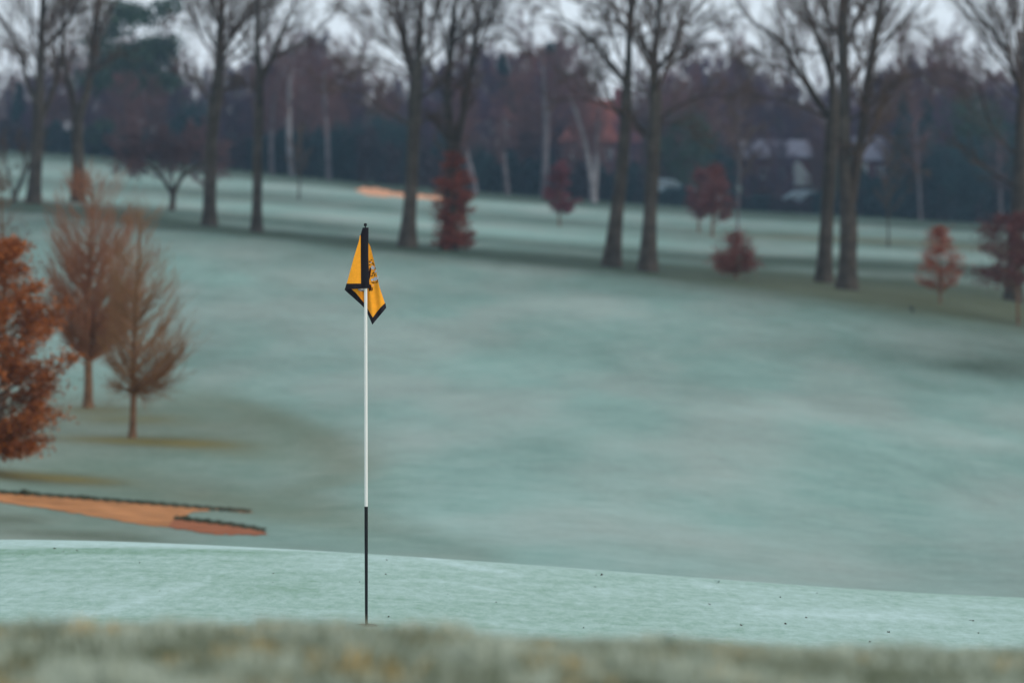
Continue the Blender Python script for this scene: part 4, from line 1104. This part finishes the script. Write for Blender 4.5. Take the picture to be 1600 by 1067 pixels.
# birches: pale trunks before the dark wood
M['birch_bright'] = simple('birch_bark_bright', (.19, .18, .19), .7, .4, 1.2, .2)
def birch(pts_list, seed, lab):
    g = np.random.default_rng(seed)
    px0, py0 = pts_list[0][0][:2]
    D = hit(px0, py0, 150) if py0 > np.interp(px0, FRX, FRY) else far_D(px0)
    b = P(px0, py0, D); b[2] = float(zt(b[0], b[1]))
    root = empty("birch_tree", b, lab, "tree", "birches at the edge of the far wood")
    S, SR = [], []
    for q in pts_list:
        p, r = px_poly(q, D, g, 16, .02); S.append(p); SR.append(r)
    S = np.array(S); SR = np.array(SR); S[0, 0, 2] -= .2
    V, F = tubes(S, SR, 8); mesh_obj("trunk", V, F, M['birch_bright' if seed in (81, 87) else 'birch'], root, loc=b)
    A, Ar = spawn(S, SR, 18, .35, 1, 38, .30, .4, 8, .4, g, .4, .3, .02)
    B, Br = spawn(A, Ar, 8, .1, 1, 40, .5, -.3, 6, .6, g, .4, .4, .014)
    C_, Cr = spawn(B, Br, 5, .1, 1, 35, .6, -.8, 5, .6, g, .3, .5, .012)
    V, F = merge([tubes(A, Ar, 4), tubes(B, Br, 3), tubes(C_, Cr, 3)]); mesh_obj("crown", V, F, M['wood_brown'], root, loc=b)
birch([[(457, 275, 9), (452, 220, 9), (452, 160, 8), (455, 110, 6), (458, 60, 4)]], 81, "brightest of the birches left of the flag, straight trunk")
birch([[(425, 272, 8), (424, 220, 7), (428, 160, 6), (438, 110, 4)]], 82, "dim birch close to the slimmest tall tree")
birch([[(514, 281, 8), (512, 230, 7), (508, 170, 6), (506, 110, 4)]], 83, "faint birch above the flag's left side")
birch([[(744, 303, 9), (738, 275, 9), (729, 240, 8), (724, 200, 6), (724, 150, 4)]], 84, "curved birch beside the red column of leaves")
birch([[(793, 304, 9), (789, 270, 8), (786, 235, 7), (788, 180, 4)]], 85, "short birch midway between red column and red-roofed house")
birch([[(850, 308, 12), (852, 250, 11), (853, 190, 10), (850, 140, 7), (846, 90, 4)], [(853, 200, 6), (866, 150, 5), (872, 100, 3)]], 86, "widest pale birch just left of the red-roofed house")
birch([[(928, 316, 13), (924, 280, 9), (915, 230, 8), (905, 190, 6), (890, 150, 3)], [(928, 312, 9), (931, 270, 8), (933, 220, 7), (935, 170, 4)]], 87, "pale birch with two stems forming a V before the red-roofed house")
birch([[(1563, 352, 7), (1563, 320, 7), (1562, 280, 5), (1560, 230, 3)]], 88, "pale birch trunk left of the right edge tree")
birch([[(1438, 343, 6), (1436, 290, 5), (1432, 230, 4), (1430, 170, 2)]], 89, "grey thin birch before the dark conifers at right")

# ------------------------------------------------------------------ houses and cars beyond the hedge
def hq(px, D): return (px - CX) / FPX * D
def house(lab, x0, x1, D, ridge, eave, deep, roofmat, wallmat, wins=(), gable=None, hip=0.0, chimney=None, name="house", ground_row=None):
    gz = float(zt(hq((x0 + x1) / 2, D), D))
    X0, X1 = hq(x0, D), hq(x1, D)
    Zr = ray(800, ridge)[1] * D; Ze = ray(800, eave)[1] * D
    cx = (X0 + X1) / 2
    root = empty(name, (cx, D, gz), lab, "house")
    X0 -= cx; X1 -= cx; Zr -= gz; Ze -= gz
    mb = MB(); mb.box(X0, X1, 0, deep, -.3, Ze)
    if not hip:
        mb.add([(X0, 0, Ze), (X0, deep, Ze), (X0, deep / 2, Zr - .1), (X0 + .02, 0, Ze), (X0 + .02, deep, Ze), (X0 + .02, deep / 2, Zr - .1)], [(0, 1, 2), (3, 4, 5)])
        mb.add([(X1, 0, Ze), (X1, deep, Ze), (X1, deep / 2, Zr - .1)], [(0, 1, 2)])
    mb.build("wall", wallmat, root, smooth=False)
    o = .35; h = hip
    th = .14
    mb = MB()
    V = [(X0 - o, -o, Ze - .1), (X1 + o, -o, Ze - .1), (X1 + o, deep + o, Ze - .1), (X0 - o, deep + o, Ze - .1), (X0 - o + h, deep / 2, Zr), (X1 + o - h, deep / 2, Zr)]
    V = np.array(V); V2 = V + [0, 0, th]
    mb.add(np.vstack([V, V2]), [(0, 1, 5, 4), (2, 3, 4, 5), (6, 7, 11, 10), (8, 9, 10, 11), (0, 1, 7, 6), (2, 3, 9, 8)])
    mb.add(np.vstack([V, V2]), [(0, 3, 4), (6, 9, 10), (1, 2, 5), (7, 8, 11)])
    rf = mb.build("roof", roofmat, root, smooth=False)
    if chimney is not None:
        c = hq(chimney, D) - cx
        mb = MB(); mb.box(c - .35, c + .35, deep / 2 - .3, deep / 2 + .3, Zr - .6, Zr + .9); mb.box(c - .12, c + .12, deep / 2 - .12, deep / 2 + .12, Zr + .9, Zr + 1.15)
        mb.build("chimney", M['brick'], rf, smooth=False)
    for (a0, a1, r0, r1) in wins:
        A0, A1 = hq(a0, D) - cx, hq(a1, D) - cx; Z1 = ray(800, r0)[1] * D - gz; Z0 = ray(800, r1)[1] * D - gz
        mb = MB(); w = .07
        mb.box(A0, A1, -.06, -.01, Z0, Z0 + w); mb.box(A0, A1, -.06, -.01, Z1 - w, Z1); mb.box(A0, A0 + w, -.06, -.01, Z0 + w, Z1 - w); mb.box(A1 - w, A1, -.06, -.01, Z0 + w, Z1 - w)
        mb.box((A0 + A1) / 2 - .03, (A0 + A1) / 2 + .03, -.055, -.01, Z0 + w, Z1 - w)
        wf = mb.build("window", M['frame_white'], root, smooth=False)
        mb = MB(); mb.box(A0 + w, A1 - w, -.035, -.012, Z0 + w, Z1 - w); mb.build("pane", M['glass'], wf, smooth=False)
    return root, cx, gz
Dn = far_D(935) + 10
house("house under a broad brick-red tiled roof behind the V-shaped birch", 880, 998, Dn, 158, 222, 7, M['tile_red'], M['brick_mauve'], [(892, 906, 232, 250), (940, 956, 232, 250), (972, 986, 232, 250)], hip=2.2, chimney=968)
house("house showing only a small red roof, left of the larger red roof", 742, 800, far_D(770) + 16, 160, 186, 6, M['tile_red'], M['render'], [(748, 760, 196, 212)], hip=1.2)
rt, cx, gz = house("brick house under a pale slate roof, right of the double-trunked tree", 1346, 1398, far_D(1370) + 6, 217, 250, 7, M['slate'], M['brick'], [(1368, 1388, 260, 276)])
D4 = far_D(1370) + 6
mb = MB(); mb.box(hq(1344, D4) - cx, hq(1355, D4) - cx, -.12, -.002, ray(800, 292)[1] * D4 - gz, ray(800, 256)[1] * D4 - gz); mb.build("porch_column", M['frame_white'], rt, smooth=False)
D5 = far_D(1215) + 8
rt, cx, gz = house("dark brick house with pale lilac roof and white end wall", 1168, 1262, D5, 222, 246, 7, M['slate'], M['brick'], [(1185, 1200, 262, 280), (1215, 1228, 262, 280)])
mb = MB()
z0 = ray(800, 290)[1] * D5 - gz; z1 = ray(800, 252)[1] * D5 - gz; X0, X1 = hq(1238, D5) - cx, hq(1266, D5) - cx
mb.add([(X0, -.5, z0), (X1, -.5, z0), (X1, -.5, z0 + .6), (X0 + .45, -.5, z1), (X0, -.5, z1), (X0, 0, z0), (X1, 0, z0), (X1, 0, z0 + .6), (X0 + .45, 0, z1), (X0, 0, z1)], [(0, 1, 2, 3), (5, 8, 7, 6), (1, 6, 7, 2), (2, 7, 8, 3), (3, 8, 9, 4)])
mb.add([(X0, -.5, z0), (X0 + .45, -.5, z1), (X0, -.5, z1)], [(0, 1, 2)])
mb.build("white_gable", M['render'], rt, smooth=False)

def car(px, row, back, mat, lab, ln=4.2, face=1):
    D = far_D(px) + back - 1
    X = hq(px, D); gz = float(zt(X, D))
    top = ray(800, row)[1] * D
    s = 1.0
    root = empty("parked_car", (X, D, top - 1.45), lab, "car", "cars parked beyond the hedge")
    sec = [(-2.1, .35, .62, .85), (-2.05, .3, .80, .85), (-1.2, .3, .92, .88), (-.55, .3, 1.38, .72), (.1, .3, 1.45, .70), (.9, .3, 1.40, .70), (1.6, .3, 1.0, .84), (2.0, .3, .9, .85), (2.1, .35, .7, .82)]
    V = []; 
    for (x, zb, ztp, hw) in sec:
        zs = min(.92, ztp)
        V += [(x * face, -.86, zb), (x * face, -.88, zs * .8), (x * face, -hw, ztp - .04), (x * face, -hw * .6, ztp), (x * face, hw * .6, ztp), (x * face, hw, ztp - .04), (x * face, .88, zs * .8), (x * face, .86, zb)]
    F = [(i * 8 + k, i * 8 + (k + 1) % 8, (i + 1) * 8 + (k + 1) % 8, (i + 1) * 8 + k) for i in range(len(sec) - 1) for k in range(8)]
    mb = MB(); mb.add(V, F); mb.add(V[:8], [tuple(range(8))]); mb.add(V[-8:], [tuple(range(8))])
    mb.build("body", mat, root)
    for s_ in (-1, 1):
        mb = MB(); mb.add([(-.95 * face, s_ * .885, .93), (-.5 * face, s_ * .76, 1.3), (1.0 * face, s_ * .75, 1.3), (1.45 * face, s_ * .885, .95)], [(0, 1, 2, 3)]); mb.build("side_window", M['glass'], root, smooth=False)
        for wx in (-1.3, 1.35):
            a = np.arange(16) / 16 * 2 * np.pi
            v = np.concatenate([np.stack([wx * face + .32 * np.cos(a), np.full(16, s_ * y), .32 + .32 * np.sin(a)], -1) for y in (.72, .92)])
            mb = MB(); mb.add(v, [(k, (k + 1) % 16, 16 + (k + 1) % 16, 16 + k) for k in range(16)]); mb.add(v[:16], [tuple(range(16))]); mb.add(v[16:], [tuple(range(16))])
            mb.build("wheel", M['rubber'], root)
    return root
car(1040, 279, 6.5, M['car_white'], "pale car roof over the hedge, right of the close pair of trees", face=-1)
car(1064, 283, 9.5, M['car_red'], "dull red car roof over the hedge, between the two pale ones")
car(1082, 288, 6.3, M['car_white'], "pale car roof over the hedge, just left of the russet saplings")
car(1250, 297, 5.2, M['car_white'], "pale blue car below the white gable, left of the leaning tree")

# ------------------------------------------------------------------ foreground rough, far out of focus
g = np.random.default_rng(8)
nB = 80000
Yb = g.uniform(5.0, 9.6, nB); Xb = g.uniform(-.21, .21, nB) * Yb
cl = np.sin(Xb * 9 + 1) * np.sin(Yb * 5 + Xb * 3) + .6 * np.sin(Xb * 23 + Yb * 11)
bump = np.interp(Xb / Yb * FPX + CX + 60 * (Yb - 8), [0, 70, 130, 220, 330, 400, 440, 520, 560, 600, 660, 720, 760, 950, 1000, 1040, 1150, 1250, 1400, 1500, 1600],
                 [.1, .5, .2, .6, .3, .2, .8, .8, .75, .8, .9, .5, .1, .1, .1, .5, .2, .1, .5, .2, .3])
hb = g.uniform(.010, .028, nB) * (1 + .9 * bump) * (1 + .35 * cl.clip(-1, 1))
cc = g.uniform(0, 1, (1500, 2)); cxy = np.stack([(cc[:, 0] - .5) * 4.2, 5 + 4.6 * cc[:, 1]], -1); tone = g.normal(size=1500) * .8 + .5 * np.sin(cxy[:, 0] * 5 + 2 * np.sin(cxy[:, 1] * 3)); yel = g.random(1500) < .16
ci = np.argmin((Xb[:, None] - cxy[None, :, 0]) ** 2 + (Yb[:, None] - cxy[None, :, 1]) ** 2, axis=1)
w = np.clip(.48 + .38 * tone[ci] + .22 * g.normal(size=nB), 0, 1)[:, None]
hb = hb * (1 + .25 * tone[ci].clip(-1.5, 1.5))
zb = zt(Xb, Yb)
yaw = g.uniform(0, 2 * np.pi, nB); lean = g.uniform(0, .8, nB) * hb; ly = g.uniform(0, 2 * np.pi, nB)
wv = np.stack([np.cos(yaw), np.sin(yaw), 0 * yaw], -1) * g.uniform(.0016, .0040, nB)[:, None]
B0 = np.stack([Xb, Yb, zb - .003], -1)
md = B0 + np.stack([lean * .35 * np.cos(ly), lean * .35 * np.sin(ly), hb * .6], -1)
tp = B0 + np.stack([lean * np.cos(ly), lean * np.sin(ly), hb], -1)
V = np.stack([B0 - wv, B0 + wv, md + wv * .8, md - wv * .8, tp], 1).reshape(-1, 3)
i = np.arange(nB)[:, None] * 5
y_ = (yel[ci] * (g.random(nB) < .5) * .75)[:, None]
c = np.array([.10, .12, .055]) * (1 - w) + np.array([.52, .57, .46]) * w
c = c * (1 - y_) + np.array([.62, .38, .09]) * y_
mesh_obj("rough_grass", V, [(i + [0, 1, 2, 3]), (i + [3, 2, 4])], M['grass_blade'], col=np.repeat(c, 5, axis=0), smooth=False)
tag(bpy.data.objects["rough_grass"], "blurred tufts of frosted rough grass along the bottom edge", "grass", kind="stuff")

# ------------------------------------------------------------------ thin winter haze
HAZE = 0.0003
if HAZE:
    mb = MB(); mb.box(-150, 150, -45, 420, -13, 26)
    hm = bpy.data.materials.new("haze_air"); hm.use_nodes = True
    nt = hm.node_tree; nt.nodes.clear()
    ho = nt.nodes.new("ShaderNodeOutputMaterial"); pv = nt.nodes.new("ShaderNodeVolumePrincipled")
    pv.inputs['Color'].default_value = (.52, .74, 1.0, 1); pv.inputs['Density'].default_value = HAZE; pv.inputs['Anisotropy'].default_value = .2
    nt.links.new(pv.outputs[0], ho.inputs['Volume'])
    hz = mb.build("haze", hm, smooth=False)
    tag(hz, kind="stuff")
